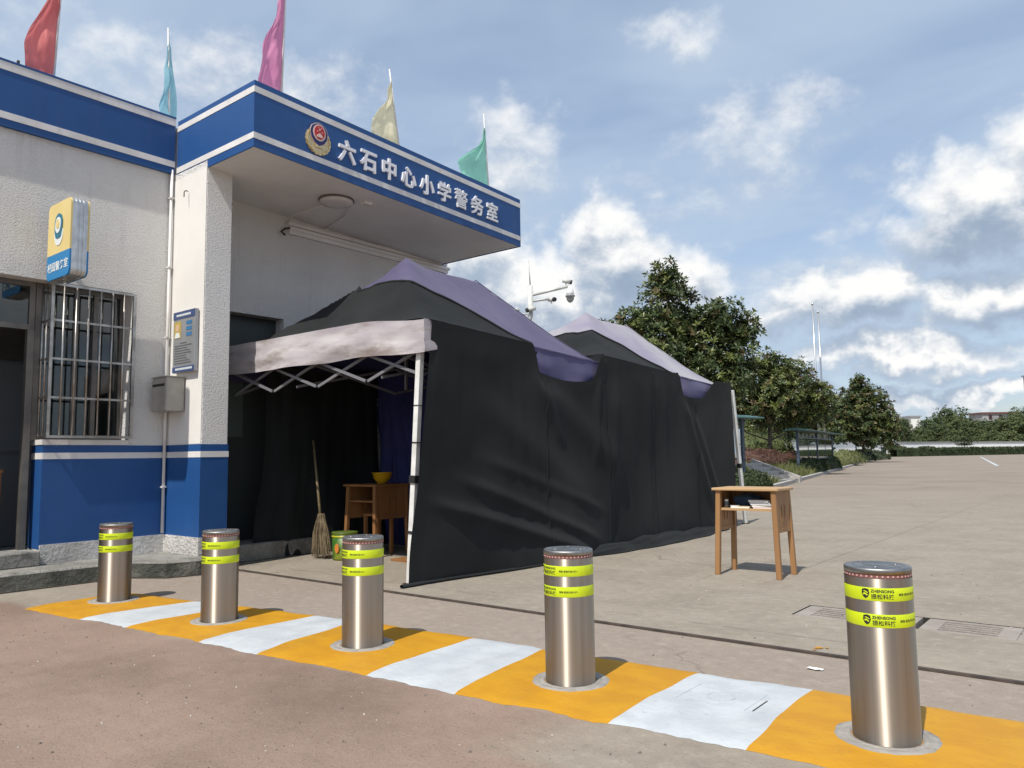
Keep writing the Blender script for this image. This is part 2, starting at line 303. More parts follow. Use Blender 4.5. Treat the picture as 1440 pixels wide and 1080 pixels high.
# ------------------------------------------------------------------ mesh helpers
class MB:
    def __init__(s): s.v = []; s.f = []; s.sm = []; s.mi = []
    def add(s, vs, fs, smooth=False, mi=0):
        o = len(s.v); s.v += [Vector(p) for p in vs]
        for f in fs: s.f.append([i + o for i in f]); s.sm.append(smooth); s.mi.append(mi)
        return s
    def box(s, x0, x1, y0, y1, z0, z1, mi=0):
        return s.add([(x0, y0, z0), (x1, y0, z0), (x1, y1, z0), (x0, y1, z0), (x0, y0, z1), (x1, y0, z1), (x1, y1, z1), (x0, y1, z1)],
                     [(0, 3, 2, 1), (4, 5, 6, 7), (0, 1, 5, 4), (1, 2, 6, 5), (2, 3, 7, 6), (3, 0, 4, 7)], mi=mi)
    def bar(s, p, q, w, h=None, upv=(0, 0, 1)):
        p, q = Vector(p), Vector(q); h = h or w; d = (q - p).normalized(); u = Vector(upv)
        if abs(d.dot(u)) > .95: u = Vector((1, 0, 0))
        a = d.cross(u).normalized() * w / 2; b = a.cross(d).normalized() * h / 2
        vs = [p - a - b, p + a - b, p + a + b, p - a + b, q - a - b, q + a - b, q + a + b, q - a + b]
        return s.add(vs, [(0, 1, 2, 3), (7, 6, 5, 4), (0, 4, 5, 1), (1, 5, 6, 2), (2, 6, 7, 3), (3, 7, 4, 0)])
    def tube(s, pts, rad, n=10, cap=True):
        pts = [Vector(p) for p in pts]
        if not hasattr(rad, '__len__'): rad = [rad] * len(pts)
        vs = []; prev = None
        for i, p in enumerate(pts):
            d = (pts[min(i + 1, len(pts) - 1)] - pts[max(i - 1, 0)]).normalized()
            a = prev - d * prev.dot(d) if prev is not None else d.cross(Vector((0, 0, 1)) if abs(d.z) < .9 else Vector((1, 0, 0)))
            a.normalize(); prev = a; b = d.cross(a)
            vs += [p + (a * math.cos(t) + b * math.sin(t)) * rad[i] for t in [2 * math.pi * k / n for k in range(n)]]
        fs = [(i * n + k, i * n + (k + 1) % n, (i + 1) * n + (k + 1) % n, (i + 1) * n + k) for i in range(len(pts) - 1) for k in range(n)]
        s.add(vs, fs, True)
        if cap:
            o = len(s.v) - len(vs)
            s.f.append([o + k for k in range(n)][::-1]); s.sm.append(False); s.mi.append(0)
            s.f.append([o + (len(pts) - 1) * n + k for k in range(n)]); s.sm.append(False); s.mi.append(0)
        return s
    def lathe(s, c, prof, n=32, cap=True):
        c = Vector(c); vs = [c + Vector((r * math.cos(2 * math.pi * k / n), r * math.sin(2 * math.pi * k / n), z)) for r, z in prof for k in range(n)]
        fs = [(i * n + k, i * n + (k + 1) % n, (i + 1) * n + (k + 1) % n, (i + 1) * n + k) for i in range(len(prof) - 1) for k in range(n)]
        s.add(vs, fs, True)
        if cap:
            o = len(s.v) - len(vs)
            s.f.append([o + k for k in range(n)][::-1]); s.sm.append(False); s.mi.append(0)
            s.f.append([o + (len(prof) - 1) * n + k for k in range(n)]); s.sm.append(False); s.mi.append(0)
        return s
    def grid(s, fn, nu, nv, smooth=True, mi=0):
        vs = [fn(i / nu, j / nv) for j in range(nv + 1) for i in range(nu + 1)]
        fs = [(j * (nu + 1) + i, j * (nu + 1) + i + 1, (j + 1) * (nu + 1) + i + 1, (j + 1) * (nu + 1) + i) for j in range(nv) for i in range(nu)]
        return s.add(vs, fs, smooth, mi)
    def prism(s, poly, z0, z1):
        n = len(poly); vs = [(x, y, z0) for x, y in poly] + [(x, y, z1) for x, y in poly]
        return s.add(vs, [list(range(n))[::-1], list(range(n, 2 * n))] + [(i, (i + 1) % n, n + (i + 1) % n, n + i) for i in range(n)])
    def build(s, name, mats, parent=None, bevel=0.0, base=None, thick=0.0):
        root = parent
        while root is not None and root.parent is not None: root = root.parent
        org = Vector(base) if base is not None else (root.location.copy() if root is not None else Vector((0, 0, 0)))
        me = bpy.data.meshes.new(name); me.from_pydata([p - org for p in s.v], [], s.f)
        for m in (mats if isinstance(mats, (list, tuple)) else [mats]): me.materials.append(m)
        me.polygons.foreach_set('use_smooth', s.sm); me.polygons.foreach_set('material_index', s.mi); me.update()
        if bevel:
            bm = bmesh.new(); bm.from_mesh(me)
            bmesh.ops.bevel(bm, geom=bm.edges[:], offset=bevel, segments=1, affect='EDGES', clamp_overlap=True)
            bm.to_mesh(me); bm.free()
        o = bpy.data.objects.new(name, me); COL.objects.link(o)
        if thick:
            sm_ = o.modifiers.new('thickness', 'SOLIDIFY'); sm_.thickness = thick; sm_.offset = -1
        if parent is not None: o.parent = parent
        elif base is not None: o.location = org
        return o
def tag(o, label, cat=None, group=None, kind=None):
    if label: o['label'] = label
    if cat: o['category'] = cat
    if group: o['group'] = group
    if kind: o['kind'] = kind
    return o
def thing(name, loc, label, cat, group=None):
    o = bpy.data.objects.new(name, None); COL.objects.link(o); o.location = loc; o.empty_display_size = .1
    return tag(o, label, cat, group)
def copy_tree(o, parent=None):
    c = o.copy(); COL.objects.link(c)
    if parent is not None: c.parent = parent
    for ch in list(o.children): copy_tree(ch, c)
    return c
def struct(o): o['kind'] = 'structure'; return o
def sstep(a, b, x):
    t = min(1, max(0, (x - a) / (b - a))); return t * t * (3 - 2 * t)
def text_mesh(body, size, weight=0.0, extrude=0.0, align='CENTER'):
    """plain outline characters as a list of verts (x right, y up) and faces"""
    c = bpy.data.curves.new('lettering', 'FONT'); c.body = body; c.size = size; c.offset = weight; c.extrude = extrude
    c.align_x = align; c.resolution_u = 3
    o = bpy.data.objects.new('lettering', c); COL.objects.link(o)
    me = bpy.data.meshes.new_from_object(o.evaluated_get(bpy.context.evaluated_depsgraph_get()))
    vs = [v.co.copy() for v in me.vertices]; fs = [list(p.vertices) for p in me.polygons]
    bpy.data.objects.remove(o); bpy.data.curves.remove(c); bpy.data.meshes.remove(me)
    return vs, fs

# ------------------------------------------------------------------ ground, drain, rail, paint
DX0, DX1, DY0, DY1 = -1.74, 1.66, 4.90, 5.26
mb = MB(); B = 900.0
mb.add([(-B, -B, 0), (B, -B, 0), (B, DY0, 0), (-B, DY0, 0), (-B, DY1, 0), (B, DY1, 0), (B, B, 0), (-B, B, 0),
        (DX0, DY0, 0), (DX0, DY1, 0), (DX1, DY0, 0), (DX1, DY1, 0)],
       [(0, 1, 2, 10, 8, 3), (4, 9, 11, 5, 6, 7), (3, 8, 9, 4), (10, 2, 5, 11)])
struct(mb.build('ground', GROUND))
dr = thing('drain_channel', (-.04, 5.08, 0), 'slotted concrete drain covers set flush in the yard behind the nearest bollard', 'drain')
mb = MB()
mb.add([(DX0, DY0, 0), (DX1, DY0, 0), (DX1, DY1, 0), (DX0, DY1, 0), (DX0, DY0, -.3), (DX1, DY0, -.3), (DX1, DY1, -.3), (DX0, DY1, -.3)],
       [(4, 5, 6, 7), (0, 1, 5, 4), (1, 2, 6, 5), (2, 3, 7, 6), (3, 0, 4, 7)])
mb.build('channel', DARKVOID, dr)
x = DX0 + .008
k = 0
DRC = mat('drain_cover_concrete', (.32, .285, .25), .93, color2=(.26, .228, .198), scale=5, bump=.6, bscale=60, bdist=.008)
while x < DX1 - .1:
    x1 = min(x + (.66 if k == 0 else .47), DX1 - .006); m = MB(); e = .0015; z1 = -.002 + random.uniform(-.002, .001)
    sx0, sx1 = x + .09, x1 - .09
    m.box(x, sx0, DY0 + e, DY1 - e, -.07, z1); m.box(sx1, x1, DY0 + e, DY1 - e, -.07, z1)
    ys_ = [DY0 + e] + [DY0 + .070 + .056 * i for i in range(5)] + [DY1 - e]
    for i in range(6):
        m.box(sx0, sx1, ys_[i] + (.018 if 0 < i else 0), ys_[i + 1] - (.018 if i < 5 else 0), -.07, z1)
    m.build('cover', DRC, dr)
    x = x1 + (.04 if k == 0 else .003); k += 1
rail = MB().box(-6.62, 9, 3.992, 4.018, 0, .012).box(-6.62, 9, 4.030, 4.036, 0, .006)
tag(rail.build('gate_rail', IRON, base=(0, 4, 0)), 'dark rusty steel gate track running straight across the yard', 'rail')

FR = [(-6.034, 2.117), (-5.34, 2.204), (-4.85, 2.27), (-4.128, 2.318), (-3.613, 2.364), (-2.849, 2.435), (-2.323, 2.473), (-1.609, 2.544), (-1.096, 2.602), (.55, 2.72)]
BK = [(-6.039, 2.846), (-5.25, 2.969), (-4.82, 3.055), (-4.126, 3.150), (-3.79, 3.205), (-2.898, 3.275), (-2.45, 3.31), (-1.618, 3.353), (-1.13, 3.405), (.55, 3.52)]
HUMP = .012
strip = bpy.data.objects.new('painted_strip', None); COL.objects.link(strip); strip['kind'] = 'structure'
for i in range(9):
    f0, f1, b0, b1 = [Vector((*q, 0)) for q in (FR[i], FR[i + 1], BK[i], BK[i + 1])]
    def fn(u, v, f0=f0, f1=f1, b0=b0, b1=b1):
        a, b = f0.lerp(f1, u), b0.lerp(b1, u); p = a.lerp(b, v)
        e = 1 - min(1, min(v, 1 - v) * 9)
        p.y += e * .03 * mnoise.noise(Vector((p.x * 5, p.y * 2, i * 0))) + e * .012 * mnoise.noise(Vector((p.x * 22, p.y * 2, 3)))
        side = 1 - min(1, min(u, 1 - u) * 12)
        p.x += .015 * mnoise.noise(Vector((p.y * 4, round(p.x * 2) * 3.7, 5))) * side
        p.z = .0006 + (.0034 + .004 * sstep(0, .05, v)) * min(1, min(v, 1 - v) * 60) + (HUMP - .004) * sstep(0, .25, v) * sstep(0, .10, 1 - v)
        return p
    m = MB().grid(fn, 28 if i < 8 else 50, 26)
    # skirt to the ground at the front and rear edge
    m.build('paint_patch', [YPAINT, WPAINT][i % 2], strip)
hz = .004 + HUMP
m = MB()       # painted-over inspection hatch on the last white patch
for (xa, xb, ya, yb) in ((-1.53, -1.24, 2.93, 2.936), (-1.53, -1.24, 3.17, 3.176), (-1.53, -1.524, 2.936, 3.17), (-1.246, -1.24, 2.936, 3.17), (-1.47, -1.30, 2.985, 2.990), (-1.47, -1.30, 3.115, 3.12)):
    m.box(xa, xb, ya, yb, hz - .004, hz + .0018)
for a in range(20):
    t0, t1 = 2 * math.pi * a / 20, 2 * math.pi * (a + 1) / 20
    m.bar((-1.385 + .055 * math.cos(t0), 3.05 + .055 * math.sin(t0), hz - .001), (-1.385 + .055 * math.cos(t1), 3.05 + .055 * math.sin(t1), hz - .001), .006, .006)
m.build('hatch_outline', WPAINT, strip)
MB().box(-1.215, -1.210, 2.95, 3.10, hz - .004, hz + .0015).build('hatch_slot', INK, strip)

rg = random.Random(77); m = MB()
for _ in range(1500):
    x_, y_ = rg.uniform(-6.5, .6), rg.uniform(.7, 2.6) if rg.random() < .7 else rg.uniform(3.5, 7.5)
    if y_ < 2.9 and y_ > 2.62 + .098 * x_: continue
    r_ = .0022 + .005 * rg.random() ** 4
    if x_ < -4.4 and y_ > 4.3: continue
    vs = [(x_ + r_ * rg.uniform(.7, 1.3) * math.cos(t), y_ + r_ * rg.uniform(.7, 1.3) * math.sin(t), .0005) for t in (0, 1.6, 3.1, 4.7)]
    m.add(vs + [(x_ + r_ * .2, y_, r_ * 1.1)], [(0, 1, 4), (1, 2, 4), (2, 3, 4), (3, 0, 4)], False, 0 if rg.random() < .75 else 1)
tag(m.build('grit', [mat('dark_grit', (.13, .11, .10), .9), mat('pale_grit', (.48, .44, .40), .9)]), 'loose grit and small stones scattered over the ground', 'grit', kind='stuff')
m = MB()
for (x_, y_, r_) in ((-1.335, 4.14, .022), (-1.30, 4.155, .012), (-1.34, 4.085, .010)):
    m.add([(x_ + r_ * random.uniform(.6, 1.3) * math.cos(t * .7854), y_ + r_ * random.uniform(.6, 1.3) * math.sin(t * .7854), .004) for t in range(8)], [list(range(8))])
m.build('paint_splash', YPAINT, strip)
# raised pavement along the guard room
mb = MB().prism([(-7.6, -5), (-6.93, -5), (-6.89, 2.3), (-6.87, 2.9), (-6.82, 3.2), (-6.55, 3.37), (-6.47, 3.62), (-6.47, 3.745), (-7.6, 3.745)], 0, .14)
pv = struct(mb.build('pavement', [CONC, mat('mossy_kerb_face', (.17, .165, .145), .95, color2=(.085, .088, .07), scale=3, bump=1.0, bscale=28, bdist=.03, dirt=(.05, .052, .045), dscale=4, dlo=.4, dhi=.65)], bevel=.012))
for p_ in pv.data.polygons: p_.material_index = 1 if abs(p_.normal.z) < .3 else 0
# ------------------------------------------------------------------ guard building
FX = -7.34
bld = thing('guard_building', (FX, 4, 0), 'single storey white guard post with blue bands, canopy and raised characters', 'building')
Y0, Y1 = -4.0, 7.7; XB = -12.0; WT = .24
OD0, OD1, OW1 = 1.15, 2.66, 3.385          # door opening, window up to OW1
ZH = 2.60; ZSILL = 1.205
m = MB()
m.box(FX - WT, FX, Y0, OD0, 0, 4.0)
m.box(FX - WT, FX, OD0, OW1, ZH, 4.0)
m.box(FX - WT, FX, OD1, OW1, 0, ZSILL)
m.box(FX - WT, FX, OW1, 4.25, 0, 4.0)
m.box(FX - WT, FX, 4.25, 5.06, 2.57, 4.0)
m.box(FX - WT, FX, 5.06, Y1, 0, 4.0)
m.box(XB, FX - WT, Y1 - WT, Y1, 0, 4.0).box(XB, FX - WT, Y0, Y0 + WT, 0, 4.0).box(XB - WT, XB, Y0, Y1, 0, 4.0)
m.build('wall', PLASTER, bld)
m = MB().box(FX, -6.70, 3.75, 4.02, 0, 3.86); m.build('column', PLASTER, bld, bevel=.008)
MB().box(FX + .004, -6.703, 3.747, 3.7499, 1.16, 3.79).build('column_skim', mat('smooth_plaster', (.76, .74, .70), .85, color2=(.71, .69, .65), scale=2.2, bump=.25, bscale=40, bdist=.006), bld)
MB().box(XB, FX - .02, Y0, Y1, 4.0, 4.2).build('roof', SOFFIT, bld)
# room inside
m = MB().box(-10.6, FX - WT, -1.2, 4.15, .18, .2).box(-10.6, FX - WT, -1.2, 4.15, 2.9, 2.95).box(-10.65, -10.6, -1.2, 4.15, .2, 2.9).box(-10.6, FX - WT, 4.1, 4.15, .2, 2.9).box(-10.6, FX - WT, -1.25, -1.2, .2, 2.9)
m.build('room_lining', mat('room_paint', (.5, .49, .47), .8, color2=(.44, .43, .41)), bld)
# wainscot: plinth, blue, white, blue; 3-9 mm proud, butted at the corners
def ring(z0, z1, p, mt, name):
    m = MB()
    m.box(FX, FX + p, OD1, 3.75 - p, z0, z1)                       # facade by the window
    m.box(FX, -6.70 + p, 3.75 - p, 3.75, z0, z1)                   # column, camera side
    m.box(-6.70, -6.70 + p, 3.75, 4.02 + p, z0, z1)                # column, front
    m.box(FX, -6.70, 4.02, 4.02 + p, z0, z1)                       # column, far side
    m.box(FX, FX + p, Y0, OD0, z0, z1)
    m.build(name, mt, bld)
ring(.305, 1.035, .004, BLUE, 'blue_wainscot'); ring(1.035, 1.09, .007, WSTRIPE, 'white_stripe'); ring(1.09, 1.155, .004, BLUE, 'blue_stripe')
m = MB().box(FX, FX + .012, OD1 + .004, 3.738, .14, .305).box(FX, -6.688, 3.738, 3.75, .14, .305).box(-6.70, -6.688, 3.75, 4.03, 0, .305).box(FX, -6.70, 4.02, 4.03, 0, .305).box(FX, FX + .012, Y0, OD0, .14, .305)
m.build('plinth', PLINTH, bld)
# blue jamb beside the door
MB().box(FX - WT + .01, FX, OD1 - .004, OD1, .27, 1.035).build('blue_jamb', BLUE, bld)
MB().box(FX - WT + .01, FX, OD1 - .007, OD1, 1.035, 1.09).build('white_jamb', WSTRIPE, bld)
MB().box(FX - WT + .01, FX, OD1 - .004, OD1, 1.09, 1.155).build('blue_jamb', BLUE, bld)
MB().box(FX - WT, FX + .012, OD1 - .012, OW1, ZSILL - .045, ZSILL).build('window_sill', WSTRIPE, bld)
MB().box(FX - WT - .05, FX + .10, OD0 - .1, OD1 - .02, .14, .265).build('door_step', CONC, bld, bevel=.01)
# parapet bands on the facade
def bands(fn, zs):
    for z0, z1, mt, nm, p in zs: fn(z0, z1, p).build(nm, mt, bld)
ZF = [(4.352, 4.425, WSTRIPE, 'white_stripe', .050), (3.985, 4.352, BLUE, 'blue_fascia', .045), (3.925, 3.985, WSTRIPE, 'white_stripe', .050), (3.862, 3.925, BLUE, 'blue_fascia', .045), (4.425, 4.445, BLUE, 'parapet_cap', .053)]
bands(lambda a, b, p: MB().box(FX - WT, FX + p, Y0, 3.735 - .0, a, b), ZF)
# canopy, its front edge dropping slightly towards the far end
SL = -.033
def zc_(y, z): return z + SL * (y - 3.75)
def slab(x0, x1, y0, y1, z0, z1):
    return MB().add([(x0, y0, zc_(y0, z0)), (x1, y0, zc_(y0, z0)), (x1, y1, zc_(y1, z0)), (x0, y1, zc_(y1, z0)),
                     (x0, y0, zc_(y0, z1)), (x1, y0, zc_(y0, z1)), (x1, y1, zc_(y1, z1)), (x0, y1, zc_(y1, z1))],
                    [(0, 3, 2, 1), (4, 5, 6, 7), (0, 1, 5, 4), (1, 2, 6, 5), (2, 3, 7, 6), (3, 0, 4, 7)])
CX1, CY0, CY1 = -5.945, 3.765, 7.585
slab(-8.6, CX1, CY0, CY1, 3.795, 4.36).build('canopy', SOFFIT, bld)
ZC = [(4.352, 4.405, BLUE, 'blue_fascia', .012), (4.295, 4.352, WSTRIPE, 'white_stripe', .016), (3.922, 4.295, BLUE, 'blue_fascia', .012), (3.866, 3.922, WSTRIPE, 'white_stripe', .016), (3.788, 3.866, BLUE, 'blue_fascia', .012)]
for z0, z1, mt, nm, p in ZC:
    slab(CX1, CX1 + p, CY0 - p, CY1 + p, z0, z1).build(nm, mt, bld)
    slab(FX + .056, CX1, CY0 - p, CY0, z0, z1).build(nm, mt, bld)
    slab(-8.6, CX1, CY1, CY1 + p, z0, z1).build(nm, mt, bld)
# nine raised characters
CHW = mat('raised_white_character', (.80, .80, .82), .45)
for i, ch in enumerate('六石中心小学警务室'):
    vs, fs = text_mesh(ch, .236, {'警': .0022, '室': .0042, '学': .0046, '务': .0046}.get(ch, .0068), .011)
    yc = 4.795 + i * .279; zc = zc_(yc, 4.085) - .090
    vs = [Vector((CX1 + .012 + .011 + p.z, yc + p.x * .93, zc + p.y + SL * p.x)) for p in vs]
    o = MB().add(vs, fs).build('sign_character', CHW, bld)
# badge: gold wreath, dark blue shield, red disc
GOLD = mat('badge_gold', (.62, .45, .20), .35, .6, color2=(.70, .56, .34), scale=30)
BRED = mat('badge_red', (.50, .02, .02), .4); BNAVY = mat('badge_navy', (.02, .02, .12), .4); BPINK = mat('badge_pale_rim', (.72, .55, .48), .4)
EY, EZ, EX = 4.445, zc_(4.445, 4.098), CX1 + .012
def flat(poly, x0, x1):
    n = len(poly); vs = [(x0, EY + a, EZ + b) for a, b in poly] + [(x1, EY + a, EZ + b) for a, b in poly]
    return MB().add(vs, [list(range(n))[::-1], list(range(n, 2 * n))] + [(i, (i + 1) % n, n + (i + 1) % n, n + i) for i in range(n)])
def ell(a, b, cy=0, n=28): return [(a * math.cos(2 * math.pi * k / n), cy + b * math.sin(2 * math.pi * k / n)) for k in range(n)]
emb = flat([(a * (1 + .04 * (k % 2)), b * (1 + .04 * (k % 2))) for k, (a, b) in enumerate([(.142 * math.sin(t), -.025 - .135 * math.cos(t)) for t in [(-2.3 + 4.6 * k / 28) for k in range(29)]])], EX, EX + .014).build('emblem', GOLD, bld)
for s in (-1, 1):
    for k in range(5):
        t = .5 + .42 * k; cx_, cz_ = s * .13 * math.sin(t), -.025 - .125 * math.cos(t); q = .026
        dx, dz = s * math.cos(t), math.sin(t)
        flat([(cx_ - q * dx, cz_ - q * dz), (cx_ + .35 * q * dz * s * s, cz_ - .35 * q * dx), (cx_ + q * dx, cz_ + q * dz), (cx_ - .35 * q * dz, cz_ + .35 * q * dx)][::(1 if s > 0 else -1)], EX + .014, EX + .022).build('wreath_leaf', GOLD, emb)
flat([(-.045, -.095), (.045, -.095), (.05, -.06), (.0, -.075), (-.05, -.06)], EX + .014, EX + .024).build('ribbon', GOLD, emb)
flat([(0, -.085), (.055, -.055), (.098, .0), (.105, .07), (.085, .115), (.045, .142), (0, .155), (-.045, .142), (-.085, .115), (-.105, .07), (-.098, 0), (-.055, -.055)], EX + .014, EX + .020).build('shield_rim', BPINK, emb)
flat([(.93 * a, .93 * b + .002) for a, b in [(0, -.085), (.055, -.055), (.098, .0), (.105, .07), (.085, .115), (.045, .142), (0, .155), (-.045, .142), (-.085, .115), (-.105, .07), (-.098, 0), (-.055, -.055)]], EX + .020, EX + .024).build('shield', BNAVY, emb)
flat(ell(.073, .082, .052), EX + .024, EX + .028).build('disc_rim', BPINK, emb)
flat(ell(.059, .067, .054), EX + .028, EX + .032).build('red_disc', BRED, emb)
flat([(-.035, .005), (.035, .005), (.028, .03), (.012, .032), (.012, .045), (-.012, .045), (-.012, .032), (-.028, .03)], EX + .032, EX + .035).build('gate_relief', BPINK, emb)
for a, b, r in ((0, .082, .014), (-.028, .06, .008), (.028, .06, .008), (-.015, .10, .006), (.02, .10, .006)):
    flat([(a + (r if k % 2 == 0 else r * .45) * math.sin(math.pi * k / 5), b + (r if k % 2 == 0 else r * .45) * math.cos(math.pi * k / 5)) for k in range(10)][::-1], EX + .032, EX + .035).build('star', BPINK, emb)
# downpipe in the inner corner
dp = MB().tube([(FX + .034, 3.715, .32), (FX + .034, 3.715, 3.90)], .0145, 12).build('downpipe', WSTRIPE, bld)
for z in (.75, 1.5, 2.2, 2.9, 3.6): MB().box(FX + .004, FX + .054, 3.695, 3.735, z, z + .015).build('pipe_clip', WSTRIPE, dp)
MB().tube([(-7.02, 3.735, 3.62), (-7.02, 3.71, 3.62), (-7.01, 3.69, 3.60), (-7.01, 3.69, 3.55)], .005, 6).build('wall_hook', IRON, bld)
# moulding under the soffit with cable
m = MB().box(FX, FX + .055, 5.10, Y1 + .02, 3.60, 3.635).box(FX, FX + .035, 5.10, Y1, 3.555, 3.60).box(FX, FX + .02, 5.10, Y1, 3.66, 3.70)
m.build('cable_duct', SOFFIT, bld)
MB().tube([(FX + .03, 5.10, 3.62), (FX + .04, 5.04, 3.60), (FX + .02, 5.0, 3.56), (FX + .05, 5.03, 3.52)], .012, 6).build('cable', IRON, bld)
MB().tube([(-7.33, 5.05, 3.66), (-7.2, 5.06, 3.739), (-6.52, 5.09, 3.742)], .007, 6).build('cable', SOFFIT, bld)
MB().tube([(-6.40, 5.25, 3.735), (-6.75, 5.45, 3.73), (-7.32, 5.60, 3.725)], .007, 6).build('cable', SOFFIT, bld)
# windows: combined door and window frame, panes
FRM = mat('dark_window_frame', (.13, .12, .11), .45, .5, color2=(.20, .18, .16), scale=4)
GX = FX - .17
def frame(y0, y1, z0, z1, name='window', w=.045, mid=None, glass=True):
    m = MB().box(GX - .02, GX + .02, y0, y0 + w, z0, z1).box(GX - .02, GX + .02, y1 - w, y1, z0, z1).box(GX - .02, GX + .02, y0 + w, y1 - w, z0, z0 + w).box(GX - .02, GX + .02, y0 + w, y1 - w, z1 - w, z1)
    for q in (mid or []): m.box(GX - .018, GX + .018, q - .02, q + .02, z0 + w, z1 - w)
    o = m.build(name, FRM, bld)
    if glass: MB().box(GX - .003, GX + .003, y0 + w, y1 - w, z0 + w, z1 - w).build('pane', GLASS, o)
    return o
frame(OD1 - .05, OW1, ZSILL, ZH, mid=[2.95, 3.12])
frame(OD0, OD1 - .055, 2.17, ZH, mid=[1.9])
frame(OD0, 1.62, .27, 2.165, 'door'); m = MB().box(GX - .03, GX + .03, OD1 - .11, OD1 - .055, .265, 2.168).build('door_post', FRM, bld)
# grille
GRX = FX + .055
gr = MB()
gr.box(GRX - .012, GRX + .012, OD1 - .005, OD1 + .02, ZSILL + .012, ZH - .02).box(GRX - .012, GRX + .012, OW1 - .022, OW1 + .006, ZSILL + .012, ZH - .02)
gr.box(GRX - .012, GRX + .012, OD1 + .02, OW1 - .022, ZSILL + .012, ZSILL + .034).box(GRX - .012, GRX + .012, OD1 + .02, OW1 - .022, ZH - .042, ZH - .02)
gr.box(FX - WT, GRX - .013, OD1 - .004, OD1 + .016, ZSILL + .012, ZSILL + .034).box(FX - WT, GRX - .013, OD1 - .004, OD1 + .016, ZH - .042, ZH - .02)
gri = gr.build('window_grille', BARSTEEL, bld)
for z in (1.56, 1.90, 2.24):
    MB().box(GRX - .008, GRX + .008, OD1 + .021, OW1 - .023, z, z + .018).build('crossbar', BARSTEEL, gri)
    MB().box(FX - WT, GRX - .014, OD1 + .000, OD1 + .013, z, z + .018).build('crossbar', BARSTEEL, gri)
for i in range(6):
    y = OD1 + .10 + i * .104
    MB().tube([(GRX + .006, y, ZSILL + .03), (GRX + .006, y, ZH - .04)], .0085, 8).build('bar', BARSTEEL, gri)
for x in (FX - .05, FX - .14, FX - .21):
    MB().tube([(x, OD1 + .006, ZSILL + .03), (x, OD1 + .006, ZH - .04)], .0085, 8).build('bar', BARSTEEL, gri)
# second door under the canopy
DG = mat('grey_green_door', (.05, .06, .057), .5)
dd = MB().box(FX - .20, FX - .15, 4.25, 5.06, .0, 2.57).build('door', DG, bld)
MB().box(FX - .149, FX - .144, 4.33, 4.66, 1.25, 2.05).build('pane', mat('frosted_pane', (.11, .14, .13), .35), dd)
MB().box(FX - .149, FX - .12, 4.98, 5.0, 1.0, 1.12).build('handle', BARSTEEL, dd)
MB().box(FX, FX + .42, 4.12, 5.25, 0, .17).build('door_step', CONC, bld, bevel=.01)
# reinforcement stubs on the parapet
for (y, h_) in ((2.36, .10), (3.16, .05)):
    MB().box(FX - .12, FX - .10, y, y + .02, 4.445, 4.445 + h_).build('steel_stub', IRON, bld)

# ------------------------------------------------------------------ things on the walls
lb = thing('light_box_sign', (FX, 2.66, 2.87), 'yellow and blue rounded light box sign projecting above the barred window', 'sign')
def rrect(w, h, r, n=5):
    return [(sx * (w / 2 - r) + r * math.cos(a + k * math.pi / 2 / n), sz * (h / 2 - r) + r * math.sin(a + k * math.pi / 2 / n)) for sx, sz, a in ((1, 1, 0), (-1, 1, math.pi / 2), (-1, -1, math.pi), (1, -1, 1.5 * math.pi)) for k in range(n + 1)]
def plate_y(poly, cx, cz, y0, y1):      # plate facing -Y
    n = len(poly); vs = [(cx + a, y0, cz + b) for a, b in poly] + [(cx + a, y1, cz + b) for a, b in poly]
    return MB().add(vs, [list(range(n)), list(range(n, 2 * n))[::-1]] + [((i + 1) % n, i, n + i, n + (i + 1) % n) for i in range(n)])
LCX, LCZ = -6.985, 2.885; LW, LH = .46, .66
ALU = mat('sign_aluminium', (.62, .63, .63), .35, .7, color2=(.5, .5, .5), scale=12)
LY = mat('sign_yellow', (.74, .60, .26), .45, color2=(.70, .55, .22), scale=3); LB = mat('sign_blue', (.012, .20, .46), .4); LW_ = mat('sign_pale', (.70, .75, .74), .5); LTEAL = mat('sign_teal', (.02, .16, .25), .5)
core = plate_y(rrect(LW, LH, .05), LCX, LCZ, 2.60, 2.72).build('case', ALU, lb)
for y in (2.625, 2.655, 2.685): plate_y(rrect(LW + .012, LH + .012, .055), LCX, LCZ, y, y + .012).build('rib', ALU, core)
for s, (ya, yb) in ((0, (2.585, 2.60)), (1, (2.72, 2.735))):
    top = [(a, b) for a, b in rrect(LW, LH, .05) if b > 0]
    top = [(LW / 2, -.115)] + top + [(-LW / 2, -.115)]
    plate_y(top, LCX, LCZ, ya, yb).build('yellow_face', LY, lb)
    bot = [(a, b) for a, b in rrect(LW, LH, .05) if b < 0]
    bot = [(-LW / 2, -.115)] + bot + [(LW / 2, -.115)]
    plate_y(bot, LCX, LCZ, ya, yb).build('blue_face', LB, lb)
bz = LCZ + .10
plate_y([(.088 * math.sin(t) * 1.0, -.05 - .10 * math.cos(t)) for t in [(-1.9 + 3.8 * k / 16) for k in range(17)]], LCX + .0, bz, 2.581, 2.585).build('badge_wreath', LW_, lb)
plate_y([(0, -.09), (-.05, -.08), (-.075, -.02), (-.078, .06), (-.05, .11), (0, .13), (.05, .11), (.078, .06), (.075, -.02), (.05, -.08)][::-1], LCX, bz, 2.577, 2.581).build('badge_shield', LTEAL, lb)
plate_y([(.055 * math.cos(-t), .025 + .07 * math.sin(-t)) for t in [2 * math.pi * k / 20 for k in range(20)]], LCX, bz, 2.573, 2.577).build('badge_disc', LW_, lb)
plate_y([(.034 * math.cos(-t), .035 + .04 * math.sin(-t)) for t in [2 * math.pi * k / 20 for k in range(20)]], LCX, bz, 2.570, 2.573).build('badge_centre', LY, lb)
vs, fs = text_mesh('校园警务室', .083, .0012, .001)
